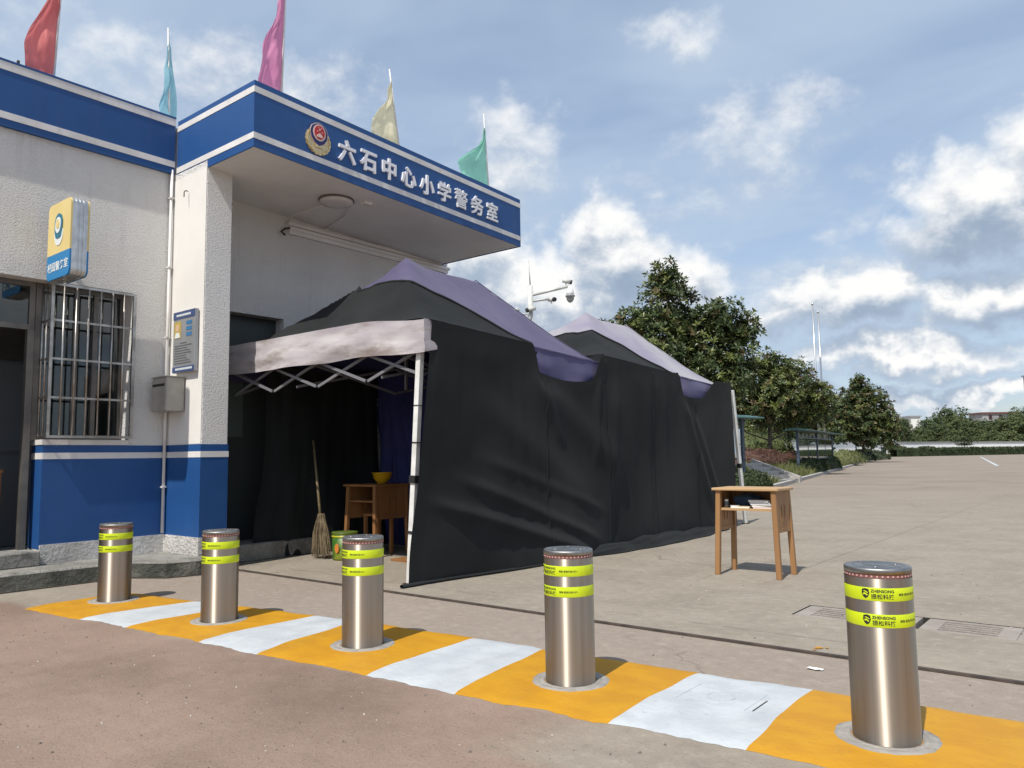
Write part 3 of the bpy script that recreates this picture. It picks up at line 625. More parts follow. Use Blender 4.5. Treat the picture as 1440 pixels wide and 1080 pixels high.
MB().add([Vector((LCX + p.x, 2.5835 - p.z, LCZ - .255 + p.y)) for p in vs], fs).build('lettering', LW_, lb)
for z in (2.78, 2.98): MB().box(FX, LCX - LW / 2, 2.64, 2.68, z, z + .03).build('bracket', ALU, lb)

nb = thing('notice_board', (-6.97, 3.75, 1.84), 'slim grey notice board with blue strips and a portrait on the column', 'notice board')
NBG = mat('board_silver', (.36, .37, .38), .4, .4, color2=(.30, .31, .32), scale=3); NBB = mat('board_blue', (.045, .075, .19), .45); NBC = mat('board_cyan', (.04, .17, .36), .45); TXT = mat('board_text_grey', (.13, .13, .14), .6); PHY = mat('photo_yellow', (.46, .34, .08), .5); SKIN = mat('photo_skin', (.62, .42, .28), .6)
MB().box(-7.165, -6.765, 3.700, 3.738, 1.84, 2.43).build('panel', NBG, nb, bevel=.004)
MB().box(-7.163, -6.767, 3.697, 3.700, 2.355, 2.427).build('header_strip', NBB, nb)
MB().box(-7.163, -6.767, 3.697, 3.700, 1.843, 1.895).build('footer_strip', NBB, nb)
MB().box(-7.14, -7.02, 3.697, 3.700, 2.17, 2.33).build('portrait', PHY, nb)
plate_y([(.028 * math.cos(-t), .036 * math.sin(-t)) for t in [2 * math.pi * k / 16 for k in range(16)]], -7.08, 2.27, 3.695, 3.697).build('portrait_face', SKIN, nb)
plate_y([(-.048, -.03), (.048, -.03), (.03, .02), (-.03, .02)], -7.08, 2.205, 3.695, 3.697).build('portrait_shirt', LW_, nb)
for k in range(3): MB().box(-6.92, -6.82, 3.697, 3.700, 2.29 - k * .055, 2.325 - k * .055).build('label_plate', NBC, nb)
mt = MB(); rr = random.Random(3)
for k in range(9):
    z = 2.115 - k * .024; xe = -6.80 - rr.random() * .12; x = -7.13 + (.10 if k == 0 else 0)
    while x < xe - (.08 if k == 0 else 0):
        w = rr.uniform(.008, .016); mt.box(x, x + w, 3.6975, 3.700, z, z + .010); x += w + .004
mt.build('small_print', TXT, nb)
mt = MB()
for z, n_ in ((2.38, 12), (1.862, 14)):
    for k in range(n_): mt.box(-7.10 + k * .022, -7.10 + k * .022 + .016, 3.6945, 3.697, z, z + .020)
mt.build('strip_print', LW_, nb)

mbx = thing('mailbox', (-7.13, 3.75, 1.47), 'small grey metal letterbox fixed below the notice board', 'mailbox')
MBM = mat('letterbox_metal', (.40, .38, .34), .5, .25, color2=(.33, .31, .28), scale=5)
MB().box(-7.27, -6.99, 3.56, 3.735, 1.47, 1.79).build('body', MBM, mbx, bevel=.006)
MB().box(-7.262, -6.998, 3.553, 3.559, 1.475, 1.75).build('door', MBM, mbx)
MB().box(-7.24, -7.02, 3.549, 3.5528, 1.705, 1.728).build('slot', INK, mbx)
MB().tube([(-7.03, 3.553, 1.62), (-7.03, 3.545, 1.62)], .008, 8).build('lock', BARSTEEL, mbx)
MB().box(-7.275, -6.985, 3.553, 3.735, 1.79, 1.80).build('lid', MBM, mbx)

lp = thing('ceiling_lamp', (-6.45, 5.08, 3.74), 'flat round white lamp under the canopy soffit', 'lamp')
zt = zc_(5.08, 3.795) - .001
MB().lathe((-6.45, 5.08, zt), [(.185, 0), (.19, -.012), (.185, -.018)], 40).build('rim', FRM, lp)
MB().lathe((-6.45, 5.08, zt - .018), [(.178, 0), (.168, -.022), (.10, -.036), (.001, -.040)], 40).build('diffuser', mat('lamp_diffuser', (.66, .64, .62), .4), lp)
jb = MB().box(-6.30, -6.22, 5.28, 5.38, zt - .035, zt - .008).build('junction_box', SOFFIT, base=(-6.26, 5.33, zt)); tag(jb, 'tiny junction box on the soffit beside the round lamp', 'junction box')

# ------------------------------------------------------------------ bollards
BR = .1095
def wrap(p, r, z0, a0): a = a0 + p.x / BR; return Vector((r * math.cos(a), r * math.sin(a), z0 + p.y))
bo = thing('bollard', (0, 0, 0), 'x', 'bollard')
HB = .58
MB().lathe((0, 0, 0), [(BR, -.06), (BR, HB - .034)], 64, cap=False).build('body', STEEL, bo)
MB().lathe((0, 0, 0), [(BR - .002, HB - .034), (BR - .002, HB - .020)], 64, cap=False).build('led_band', REDLED, bo)
m = MB()
for k in range(40):
    a = 2 * math.pi * k / 40; c, s_ = math.cos(a), math.sin(a)
    m.bar(((BR - .003) * c, (BR - .003) * s_, HB - .027), ((BR - .0006) * c, (BR - .0006) * s_, HB - .027), .006, .006)
m.build('led_lenses', LEDDOT, bo)
capo = MB().lathe((0, 0, 0), [(BR, HB - .020), (BR, HB - .004), (BR - .004, HB), (.085, HB), (.084, HB - .002), (.080, HB - .002), (.079, HB), (.05, HB), (.049, HB - .002), (.045, HB - .002), (.044, HB), (.0005, HB)], 64).build('cap', STEELTOP, bo)
for k in range(3):
    a = 2 * math.pi * k / 3 + .4; MB().lathe((.065 * math.cos(a), .065 * math.sin(a), HB), [(.007, 0), (.007, .002), (.0005, .002)], 10).build('cap_screw', BARSTEEL, capo)
for zb in (HB - .108, HB - .196):
    tp = MB().lathe((0, 0, 0), [(BR + .0006, zb), (BR + .0010, zb + .001), (BR + .0010, zb + .043), (BR + .0006, zb + .044)], 64, cap=False).build('reflective_tape', YELLOWTAPE, bo)
    lt = MB(); r = BR + .0016
    def put(body, size, x, y, wgt):
        vs, fs = text_mesh(body, size, wgt, 0, 'LEFT'); lt.add([wrap(Vector((p.x + x, p.y, 0)), r, zb + y, 0) for p in vs], fs)
    sh = [(0, .034), (.011, .031), (.013, .018), (.008, .006), (0, 0), (-.008, .006), (-.013, .018), (-.011, .031)]
    MB().add([wrap(Vector((a + .012, b, 0)), r, zb + .007, 0) for a, b in sh], [list(range(8))[::-1]]).build('logo_shield', INK, tp)
    put('ZHENSONG', .0135, .029, .0285, .0004); put('振松科技', .0185, .029, .0085, .00025)
    lt.build('brand_text', INK, tp); lt = MB()
    put('销售·服务热线 0571-', .0095, .118, .0185, .00012)
    lt.build('hotline_text', INK, tp)
    l2 = MB(); r2 = BR + .0021
    for poly in ([(-.008, .024), (-.002, .027), (.009, .021), (.008, .018), (-.001, .0225)], [(-.009, .017), (-.001, .020), (.008, .013), (.004, .009), (-.001, .0145), (-.006, .012)]):
        l2.add([wrap(Vector((a + .012, b, 0)), r2, zb + .007, 0) for a, b in poly], [list(range(len(poly)))[::-1]])
    l2.build('logo_cut', YELLOWTAPE, tp)
fl = MB(); rr = random.Random(5)
nn = 40; prof = [(BR + .003, -.01), (BR + .003, .004), (.134, .006), (.136, .002), (.140, .005), (.168, .004), (.176, -.02)]
fl.add([((r + (rr.uniform(-.004, .004) if r > .15 else 0)) * math.cos(2 * math.pi * k / nn), (r + (rr.uniform(-.004, .004) if r > .15 else 0)) * math.sin(2 * math.pi * k / nn), z) for r, z in prof for k in range(nn)],
       [(i * nn + k, i * nn + (k + 1) % nn, (i + 1) * nn + (k + 1) % nn, (i + 1) * nn + k) for i in range(len(prof) - 1) for k in range(nn)], True)
fl.build('collar', mat('collar_concrete', (.36, .34, .31), .92, color2=(.27, .25, .225), scale=9, bump=.8, bscale=50, bdist=.012), bo)
BOL = [((-5.799, 2.609), .555, -100, 'leftmost steel bollard, on the yellow patch nearest the blue wall'),
       ((-4.515, 2.675), .562, -104, 'second steel bollard from the left, in front of the column'),
       ((-3.284, 2.782), .580, -100, 'middle steel bollard, standing in front of the tent opening'),
       ((-2.011, 2.884), .583, -84, 'fourth steel bollard from the left, in front of the black tent side'),
       ((-.742, 2.967), .597, -28, 'rightmost and largest steel bollard with a shield logo facing the viewer')]
for i, ((x, y), h_, da, lab) in enumerate(BOL):
    o = bo if i == 0 else copy_tree(bo)
    face = math.atan2(-y, -x)                       # towards the viewer's side of the road
    o.location = (x, y, h_ - HB + .004); o.rotation_euler.z = face + R(da)
    tag(o, lab, 'bollard', 'steel bollards on the painted strip')
    for ch in o.children:
        if ch.name.startswith('collar'): ch.location.z = HUMP + .002 - (h_ - HB + .004)

# ------------------------------------------------------------------ tents
TX0, TX1, TXR = -7.29, -4.40, -5.56
TENTS = [dict(y0=4.35, y1=6.95, r0=5.25, r1=6.30, ze=2.10, zr=2.955), dict(y0=7.02, y1=10.08, r0=8.52, r1=9.52, ze=2.05, zr=2.85)]
def zev(T, y): return T['ze'] - .045 * (min(max(y, T['y0']), T['y1']) - T['y0'])
def roofz(T, x, y):
    a = (x - TX0) / (TXR - TX0); b = (TX1 - x) / (TX1 - TXR); c = (y - T['y0']) / (T['r0'] - T['y0']); d = (T['y1'] - y) / (T['y1'] - T['r1'])
    t = max(0, min(a, b, c, d, 1)); 
    return zev(T, y) + (T['zr'] - zev(T, y)) * (t ** 1.16)
def nz(x, y, z=0): return mnoise.noise(Vector((x, y, z)))
def scissor(parent, p, q, n, zt_, zb_):
    p, q = Vector(p), Vector(q)
    for i in range(n):
        a, b = p.lerp(q, i / n), p.lerp(q, (i + 1) / n); off = (q - p).normalized().cross(Vector((0, 0, 1))) * .012
        MB().bar((a.x + off.x, a.y + off.y, zt_), (b.x + off.x, b.y + off.y, zb_), .014, .024).build('truss_bar', BARGREY, parent)
        MB().bar((a.x - off.x, a.y - off.y, zb_), (b.x - off.x, b.y - off.y, zt_), .014, .024).build('truss_bar', BARGREY, parent)
LAB = ['faded purple pop-up tent nearest the bollards, with open front and pale valance', 'bleached lavender pop-up tent standing behind the first one']
for ti, T in enumerate(TENTS):
    y0, y1 = T['y0'], T['y1']
    tn = thing('pop_up_tent', ((TX0 + TX1) / 2, (y0 + y1) / 2, 0), LAB[ti], 'tent', 'pop-up tents beside the guard post')
    rm = [PURPLE, LAVEND][ti]
    def rf(u, v, off=0.0):
        x = TX0 + (TX1 - TX0) * u; y = y0 + (y1 - y0) * v
        z = roofz(T, x, y)
        z += .012 * nz(x * 3, y * 3, ti) + .006 * nz(x * 9, y * 9, ti)
        for ry in (T['r0'],): z += .055 * math.exp(-(((x - TXR) / .16) ** 2 + ((y - ry) / .20) ** 2)) * (1 + .3 * math.sin(9 * math.atan2(y - ry, x - TXR)))
        pk = max(0, 1 - math.hypot((x - TXR) / .5, (y - T['r0']) / .4)); z += .02 * pk * nz(x * 14, y * 14)
        return Vector((x, y, z + off))
    MB().grid(rf, 44, 48).build('roof', rm, tn)
    MB().grid(lambda u, v: rf(.004 + .992 * u, .004 + .992 * v, -.022), 22, 24).build('roof_lining', NAVY, tn)
    for pa, pb in (((TXR, T['r1']), (TX1, y1)), ((TXR, T['r1']), (TX0, y1)), ((TXR, (T['r0'] + T['r1']) / 2), (TX1, (T['r0'] + T['r1']) / 2 + .1))):
        pts = []
        for k in range(31):
            q = k / 30; p_ = rf((pa[0] + (pb[0] - pa[0]) * q - TX0) / (TX1 - TX0), (pa[1] + (pb[1] - pa[1]) * q - y0) / (y1 - y0)); pts.append(p_ + Vector((0, 0, -.001)))
        MB().tube(pts, .0055, 5).build('seam', rm, tn)
    def val(ax, fixed, a, b, sgn, mt, vd=.27):
        def fn(u, v):
            s = a + (b - a) * u; d = .03 * nz(s * 1.8 + v, v * 2.5, fixed) + .014 * nz(s * 6, v * 4, fixed + 3)
            z = zev(T, fixed if ax == 'x' else s) + .012 - vd * v + (.065 * sstep(1.0, .72, u) if ax == 'x' and sgn < 0 and ti == 0 else 0) * (1 - .4 * v) + .016 * nz(s * 1.6, 9, fixed) * v - .03 * math.sin(math.pi * u) * (0 if v == 0 else .5)
            o_ = sgn * (.012 + .02 * v + d * (.3 + v))
            return Vector((s, fixed + o_, z)) if ax == 'x' else Vector((fixed + o_, s, z))
        return MB().grid(fn, 40, 8).build('valance', mt, tn)
    vm = [PALEV, VIOLETV, VIOLETV, VIOLETV] if ti == 0 else [VIOLETV, VIOLETV, PALEV, VIOLETV]
    val('x', y0, TX0 - .02, TX1 + .03, -1, vm[0]); val('y', TX1 - .02, y0 + .12, y1 + .02, 1, vm[1], .37); val('x', y1, TX0, TX1, 1, vm[2]); val('y', TX0, y0, y1, -1, vm[3])
    if ti == 0:       # faded corner flap
        def fn(u, v): return Vector((TX1 + .030 + .012 * v, y0 - .03 + .14 * u, T['ze'] + .014 - .27 * v + .03 * u * v))
        MB().grid(fn, 4, 6).build('corner_flap', PALEV, tn)
    ze = T['ze']
    for (px, py, bx, by) in ((TX1 - .06, y0 + .03, TX1 - .165, y0 + .0), (TX0 - .022, y0 - .05, TX0 - .022, y0 - .05), ((TX1 - .05, y1 - .03, TX1 - .05, y1 - .03) if ti == 0 else (TX1 + .03, y1 + .29, TX1 - .0, y1 + .66)), (TX0 + .06, y1 - .03, TX0 + .06, y1 - .03)):
        po = MB().bar((bx, by, .012), (px, py, zev(T, py) - .03), .050, .042, (0, 1, 0)).build('post', POSTW, tn)
        def along(z): t = z / (ze - .03); return Vector((bx + (px - bx) * t, by + (py - by) * t, z))
        for z0_, z1_, w in ((.80, .86, .066), (.40, .42, .056), (1.12, 1.128, .053), (1.42, 1.426, .053)):
            MB().bar(along(z0_), along(z1_), w, w, (0, 1, 0)).build('clamp', BLACKP, po)
        MB().bar((bx, by, 0), (bx, by, .012), .085, .085).build('foot_plate', IRON, po)
    zt1, zb1 = ze - .20, ze - .43
    scissor(tn, (TX0 + .06, y0 + .05, 0), (TX1 - .06, y0 + .05, 0), 4, zt1, zb1)
    scissor(tn, (TX0 + .06, y1 - .05, 0), (TX1 - .06, y1 - .05, 0), 4, zt1, zb1)
    scissor(tn, (TX0 + .08, y0 + .06, 0), (TX0 + .08, y1 - .06, 0), 4, zt1, zb1)
    scissor(tn, (TX1 - .08, y0 + .06, 0), (TX1 - .08, y1 - .06, 0), 4, zt1, zb1)
    for xx in (TXR - .6, TXR + .6): scissor(tn, (xx, y0 + .06, 0), (xx, y1 - .06, 0), 2, zt1 + .05, zb1 + .02)
    for yy in (T['r0'], T['r1']):
        for sx in (TX0 + .1, TX1 - .1):
            MB().bar((sx, yy, ze - .16), (TXR, yy, T['zr'] - .16), .018, .018).build('roof_strut', BARGREY, tn)
        MB().bar((TXR, yy, zb1), (TXR, yy, T['zr'] - .03), .025, .025).build('peak_pole', BARGREY, tn)

# black shade cloth over the yard side of both tents
def ztop(y):
    sag1 = 1.80 - .06 * math.sin(math.pi * min(1, max(0, (y - 5.78) / 1.1)))
    sag2 = 1.74 + .15 * sstep(9.3, 9.75, y) - .03 * math.sin(math.pi * min(1, max(0, (y - 8.75) / .85)))
    z = 2.115 - .045 * (y - 4.35)
    z = z + (sag1 - z) * sstep(5.74, 5.84, y)
    z = z + (2.06 - .045 * (max(y, 7.02) - 7.02) - z) * sstep(6.74, 6.98, y)
    z = z + (sag2 - z) * sstep(8.72, 8.84, y)
    z = z + (1.975 - z) * sstep(9.55, 9.85, y)
    return z
def drape(u, v):
    y = 4.40 + (10.30 - 4.40) * u; zt_ = ztop(y); z = zt_ * (1 - v)
    h = 1 - v
    fold = .040 * nz(y * .9 - z * .5, z * .5, 1) + .008 * nz(y * 2.6 + z * 1.2, z * .7, 2) + .005 * nz(y * 7, z * .5, 4) + .0035 * abs(nz(y * 13, z * .4, 6)) + .006 * nz(y * 5 + z * 4, z * 3, 9) * sstep(.75, 1, v)
    # long diagonal pulls from the front corner and in the middle
    for (ya, za, yb, zb, amp, wd) in ((4.65, .62, 6.5, .06, .045, .05), (4.9, .80, 6.7, .16, .032, .05), (5.1, .98, 6.9, .42, .016, .05), (8.85, 1.65, 9.5, .3, .045, .07), (9.1, 1.5, 9.9, .1, .030, .06), (5.80, 1.72, 6.2, 1.1, .022, .06), (5.75, 1.70, 7.3, .85, .030, .16), (5.0, 1.5, 6.6, .55, .022, .14), (7.2, 1.7, 7.0, .3, .02, .10), (7.9, 1.8, 7.9, .2, .016, .07), (8.3, 1.7, 8.35, .2, .016, .06), (6.9, 1.8, 6.75, .9, .018, .05)):
        d = Vector((yb - ya, zb - za)); L = d.length; d /= L; q = Vector((y - ya, z - za)); s = q.dot(d) / L; t = q.x * -d.y + q.y * d.x
        if -.1 < s < 1.1: fold += amp * math.exp(-(t / wd) ** 2) * sstep(-.1, .15, s) * sstep(1.1, .8, s)
    pull = sstep(0, .12, v) * .75 + .12
    x = -4.352 + fold * pull + .07 * v ** 3 * (.4 + nz(y * .7, 5)) * sstep(0, .2, u)
    x -= .13 * v * (1 - sstep(0, .28, u)); y -= .16 * v * (1 - sstep(0, .22, u))
    return Vector((x, y + .02 * nz(y * 3, z * 2, 8) * v, max(z, .006 + .01 * (1 + nz(y * 8, 3)))))
sc_m = MB().grid(drape, 240, 70)
def interp(tab, t):
    for (a, b), (c, d) in zip(tab, tab[1:]):
        if t <= c: return b + (d - b) * (t - a) / (c - a)
    return tab[-1][1]
def cover(T, ya, tab, seed):
    def fn(u, v):
        x = TX0 + .02 + (-4.352 - TX0 - .02) * u
        t = 1 - abs(x - TXR) / (TX1 - TXR); t = max(0, min(1, t))
        yc = interp(tab, t) + .02 * nz(x * 3, seed)
        y = ya + (yc - ya) * v
        z = roofz(T, min(x, TX1), y) + .030 + .012 * nz(x * 2.5, y * 2.5, seed) + .008 * nz(x * 8, y * 6, seed)
        # stretched between eave and ridge: bulges a little off the sagging roof
        z += .008 * math.sin(math.pi * t) * sstep(.3, 1, v) + .02 * sstep(.88, 1, v) * nz(x * 4, seed) - .012
        if u > .985: z = min(z, ztop(max(4.4, min(10.4, y))) + .002)
        return Vector((x, y, z))
    sc_m.grid(fn, 70, 34)
    sc_m.tube([fn(k / 90, 1) + Vector((0, .01, .006)) for k in range(91)], [.014 + .010 * nz(k * .21, seed) for k in range(91)], 7)
cover(TENTS[0], 4.375, [(0, 5.78), (.07, 5.76), (.25, 5.58), (.41, 5.36), (.53, 5.14), (.66, 4.95), (1, 5.02)], 1)
cover(TENTS[1], 6.99, [(0, 8.68), (.17, 8.52), (.43, 8.30), (.61, 8.05), (.79, 7.92), (1, 8.02)], 2)
# front apron of the cloth between the tents
def apron(u, v):
    x = TX0 + .1 + (-4.352 - TX0 - .1) * u
    return Vector((x, 6.99 - .03 * v + .02 * nz(x * 4, v * 3), roofz(TENTS[1], x, 7.03) + .03 - .3 * v))
sc_m.grid(apron, 30, 8)
# bunched hem on the ground
def hem(u, v):
    y = 6.30 + 3.7 * u; e = math.sin(math.pi * u) ** .5; a = v * math.pi
    w = (.26 + .10 * nz(y * 1.1, 3)) * e
    r = (.075 + .045 * nz(y * 1.3, 7) + .020 * nz(y * 3.1, 8)) * e
    x = -4.37 + w * v + .05 * nz(y * 1.8, v * 2, 2)
    roll_ = .030 * math.sin(v * 15 + 2.5 * nz(y * 1.2, 5) + y * 1.1) + .022 * nz(y * 2.2 + v * 5, v * 7, 3) + .012 * nz(y * 5 - v * 6, v * 9, 6)
    return Vector((x, y, .008 + max(0, math.sin(a) ** .8 * (r + roll_))))
sc_m.grid(hem, 200, 30)
def roll(u, v):
    y = 4.17 + 2.4 * u; a = 2 * math.pi * v; r = (.018 - .010 * u) * (1 + .6 * nz(y * 5, v * 2))
    return Vector((-4.47 + .18 * sstep(0, .7, u) + r * math.cos(a), y, max(.004, .014 + r * math.sin(a))))
sc_m.grid(roll, 60, 10)
shc = sc_m.build('shade_cloth', NET, base=(-4.4, 7.3, 0))
for us in (.255, .44, .615, .80):
    MB().tube([drape(us + .004 * nz(k * .3, us * 9), .02 + .95 * k / 40) + Vector((.003, 0, 0)) for k in range(41)], .005, 5).build('seam', NET, shc)
tag(shc, 'large black shade cloth hung over the yard side of both tents down to the ground', 'cloth')

# cloths inside the first tent
def lcl(u, v):
    y = 4.62 + 1.53 * u; z = 1.98 * (1 - v)
    return Vector((-7.02 + .07 * nz(y * 3 + z * .4, z * .5, 3) + .03 * nz(y * 9, z, 5) + .10 * v * v * (1 + nz(y * 2, 1)), y - .15 * (1 - u) * sstep(.4, 1, v), max(.01, z)))
tag(MB().grid(lcl, 70, 30).build('wall_cloth', NET, base=(-7.02, 6, 0)), 'black cloth hanging in loose folds along the wall inside the tent, behind the broom', 'cloth')
def bcl(u, v):
    x = -7.05 + 2.62 * u; z = 1.98 * (1 - v); a = math.atan2(x + 6.9, 2.1 - z)
    return Vector((x, 6.20 + .035 * math.sin(a * 30) * sstep(.05, .4, v) * sstep(0, .5, 1 - u) + .05 * nz(x * 2, z * 1.5, 4), max(.01, z)))
tag(MB().grid(bcl, 80, 30).build('tarpaulin', NAVY, base=(-5.7, 6.20, 0)), 'navy blue tarpaulin closing the back of the first tent', 'tarpaulin')

# ------------------------------------------------------------------ desks and small things
def desk(x0, x1, y0, y1, h, lab, wood, topm, splay=.012, yaw_=0.0, skirt=True):
    cx, cy = (x0 + x1) / 2, (y0 + y1) / 2
    d = thing('desk', (cx, cy, 0), lab, 'desk')
    MB().box(x0 - .035, x1 + .035, y0 - .04, y1 + .03, h - .022, h).build('desk_top', topm, d, bevel=.004)
    for sx, X in ((-1, x0), (1, x1)):
        for sy, Y in ((-1, y0), (1, y1)):
            MB().bar((X + sx * splay, Y + sy * splay * 1.6, 0), (X - sx * .012, Y, h - .022), .040, .040, (0, 1, 0)).build('leg', wood, d, bevel=.003)
        MB().box(X - .008, X + .008, y0 + .02, y1 - .02, h - .33, h - .024).build('side_panel', wood, d)
        MB().box(X - .012, X + .012, y0 + .019, y1 - .019, h - .355, h - .325).build('stretcher', wood, d)
        for k in range(2):
            yy = y0 + (y1 - y0) * (.36 + .2 * k); MB().box(X - .0125, X + .0125, yy, yy + .022, h - .27, h - .14).build('side_slat', wood, d)
    sh = MB().box(x0 + .008, x1 - .008, y0 + .005, y1 - .01, h - .185, h - .168).build('shelf', topm, d)
    MB().box(x0 + .01, x1 - .01, y1 - .012, y1 - .002, h - .167, h - .024).build('back_panel', wood, d)
    return d
TH = .715
desk(-2.765, -2.275, 6.17, 6.47, TH, 'small wooden school desk standing in the sun right of the tent', WOOD, WOODTOP)
SZ = TH - .168
# contents of the shelf
cb = MB()
def blob(u, v):
    a, b = 2 * math.pi * u, math.pi * v; r = 1 + .25 * nz(math.cos(a) * 2, math.sin(a) * 2, v * 4)
    return Vector((-2.585 + .115 * r * math.cos(a) * math.sin(b), 6.36 + .07 * r * math.sin(a) * math.sin(b), max(SZ + .001, SZ + .055 - .06 * r * math.cos(b))))
cb.grid(blob, 28, 16)
tag(cb.build('cloth_bag', cloth_mat('dark_blue_bag', (.02, .045, .085), (.03, .06, .11)), base=(-2.585, 6.36, SZ)), 'crumpled dark blue bag on the shelf of the sunlit desk', 'bag')
jar = thing('jar', (-2.715, 6.235, SZ), 'small jar with a pale lid at the left end of the desk shelf', 'jar')
MB().lathe((-2.715, 6.235, SZ), [(.019, .0005), (.02, .045), (.014, .052)], 16).build('jar_body', mat('jar_dark', (.10, .12, .13), .25), jar)
MB().lathe((-2.715, 6.235, SZ + .052), [(.016, 0), (.016, .018)], 16).build('jar_lid', LW_, jar)
PAPER = mat('paper', (.74, .73, .70), .8); PAPY = mat('yellow_card', (.68, .55, .26), .75); PAPR = mat('book_cover', (.45, .20, .16), .6); PAPB = mat('grey_cover', (.22, .22, .26), .6)
def book(cx, cy, z, w, d, t, ang, cover, lab, tilt=0):
    b = thing('book', (cx, cy, z), lab, 'book', 'papers and books on the desk shelf')
    MB().box(cx - w / 2 + .003, cx + w / 2 - .003, cy - d / 2 + .001, cy + d / 2 - .003, z + .002, z + t - .002).build('pages', PAPER, b)
    MB().box(cx - w / 2, cx + w / 2, cy - d / 2, cy + d / 2, z + t - .002, z + t).build('front_cover', cover, b)
    MB().box(cx - w / 2, cx + w / 2, cy - d / 2, cy + d / 2, z, z + .002).build('back_cover', cover, b)
    b.rotation_euler = (0, tilt, ang); return b
book(-2.64, 6.235, SZ + .001, .07, .09, .020, .3, PAPER, 'small white booklet beside the jar on the desk shelf')
book(-2.555, 6.23, SZ + .001, .10, .08, .016, .1, PAPY, 'thin yellow card box in the middle of the desk shelf')
for k in range(5):
    book(-2.39 - .008 * k, 6.26 + .004 * (k % 2), SZ + .001 + k * .0135, .18, .12, .013, .1 - .06 * k, [PAPR, PAPER, PAPB, PAPER, PAPER][k],
         ['bottom book', 'second lowest book', 'middle book', 'second highest book', 'topmost book'][k] + ' of the leaning pile at the right of the desk shelf')
desk(-6.50, -6.06, 5.30, 5.72, .735, 'wooden desk in the shade inside the tent, carrying a yellow bowl', WOODDK, WOODDK)
bw = MB().lathe((-6.19, 5.50, .736), [(.04, 0), (.045, .004), (.085, .05), (.105, .11), (.112, .112), (.108, .118), (.10, .112), (.08, .05), (.002, .012)], 32)
tag(bw.build('bowl', mat('yellow_plastic', (.62, .36, .01), .35), base=(-6.19, 5.50, .736)), 'yellow plastic bowl on the desk inside the tent', 'bowl')
st = thing('stool', (-6.28, 5.55, 0), 'low wooden stool pushed under the desk inside the tent', 'stool')
MB().box(-6.40, -6.16, 5.42, 5.64, .40, .425).build('seat', WOODDK, st, bevel=.003)
for X in (-6.38, -6.18):
    for Y in (5.44, 5.62): MB().box(X - .016, X + .016, Y - .016, Y + .016, 0, .40).build('leg', WOODDK, st)
bk = thing('bucket', (-6.24, 5.05, 0), 'green and yellow paint bucket beside the broom inside the tent', 'bucket')
MB().lathe((-6.24, 5.05, 0), [(.115, .0), (.12, .02), (.125, .26)], 32).build('pail', mat('bucket_green', (.03, .11, .012), .45, color2=(.20, .23, .02), scale=7, lo=.4, hi=.6), bk)
for z in (.255, .225): MB().lathe((-6.24, 5.05, z), [(.126, 0), (.130, .004), (.130, .012), (.126, .016)], 32, cap=False).build('rim', mat('bucket_rim', (.45, .42, .02), .4), bk)
MB().lathe((-6.24, 5.05, .262), [(.001, .012), (.1, .012), (.13, .012), (.132, 0)][::-1], 32).build('lid', mat('bucket_lid', (.08, .13, .02), .45), bk)
plate_y([(.03 * math.cos(-t), .045 * math.sin(-t)) for t in [2 * math.pi * k / 16 for k in range(16)]], -6.21, .12, 4.925, 4.93).build('label_patch', mat('bucket_label', (.6, .2, .04), .5), bk)
br = thing('broom', (-6.53, 4.98, 0), 'straw broom with long bamboo handle leaning inside the tent', 'broom')
BAM = mat('bamboo', (.20, .16, .085), .55, color2=(.20, .15, .08), scale=9); STRAW = mat('broom_straw', (.22, .165, .095), .9, color2=(.13, .095, .055), scale=20)
hd = MB().tube([(-6.56, 5.0, .36), (-6.86, 5.12, 1.20)], [.015, .012], 8).build('handle', BAM, br)
for k in range(4):
    p = Vector((-6.56, 5.0, .36)).lerp(Vector((-6.86, 5.12, 1.20)), .2 + .22 * k); MB().lathe(p, [(.014, -.004), (.017, 0), (.014, .004)], 8).build('node_ring', BAM, hd)
m = MB(); rr = random.Random(9)
for k in range(240):
    a = rr.uniform(0, 2 * math.pi); q = math.sqrt(rr.random()); top = Vector((-6.56 + .03 * q * math.cos(a), 5.0 + .03 * q * math.sin(a), .42 + rr.uniform(-.05, .03)))
    bot = Vector((-6.50 + .13 * q * math.cos(a) + rr.uniform(-.02, .02), 4.96 + .08 * q * math.sin(a), .006 + rr.uniform(0, .06)))
    mid = top.lerp(bot, .5) + Vector((.02 * math.cos(a), .02 * math.sin(a), .02)); m.tube([top, mid, bot], [.004, .003, .0015], 3, False)
tag(m.build('bristles', STRAW, br), None, kind='stuff')
MB().lathe((-6.556, 4.998, .37), [(.034, -.02), (.038, 0), (.034, .02)], 14).build('binding', BLACKP, br)
lit_ = MB().grid(lambda u, v: Vector((-5.36 + .14 * u, 5.16 + .09 * v, .006 + .035 * abs(nz(u * 3, v * 3, 1)) + .03 * math.sin(math.pi * u) * math.sin(math.pi * v))), 10, 8)
tag(lit_.build('crumpled_paper', PAPER, base=(-5.3, 5.2, 0)), 'crumpled white paper lying on the floor near the tent post', 'paper')
brd = MB().box(-5.75, -5.25, 5.22, 5.40, .001, .022); tag(brd.build('plank', WOODDK, base=(-5.5, 5.3, 0)), 'short brown plank on the floor inside the tent', 'plank')
btl = thing('bottle', (-5.10, 5.9, 0), 'slim grey flask on a narrow black stand inside the tent', 'bottle')
scrap = MB().grid(lambda u, v: Vector((-1.26 + .07 * u, 3.71 + .035 * v + .015 * nz(u * 4, v, 2), .005 + .006 * abs(nz(u * 5, v * 5)))), 8, 5)
tag(scrap.build('paper_scrap', PAPER, base=(-1.23, 3.73, 0)), 'torn white paper scrap on the ground before the gate rail', 'paper')
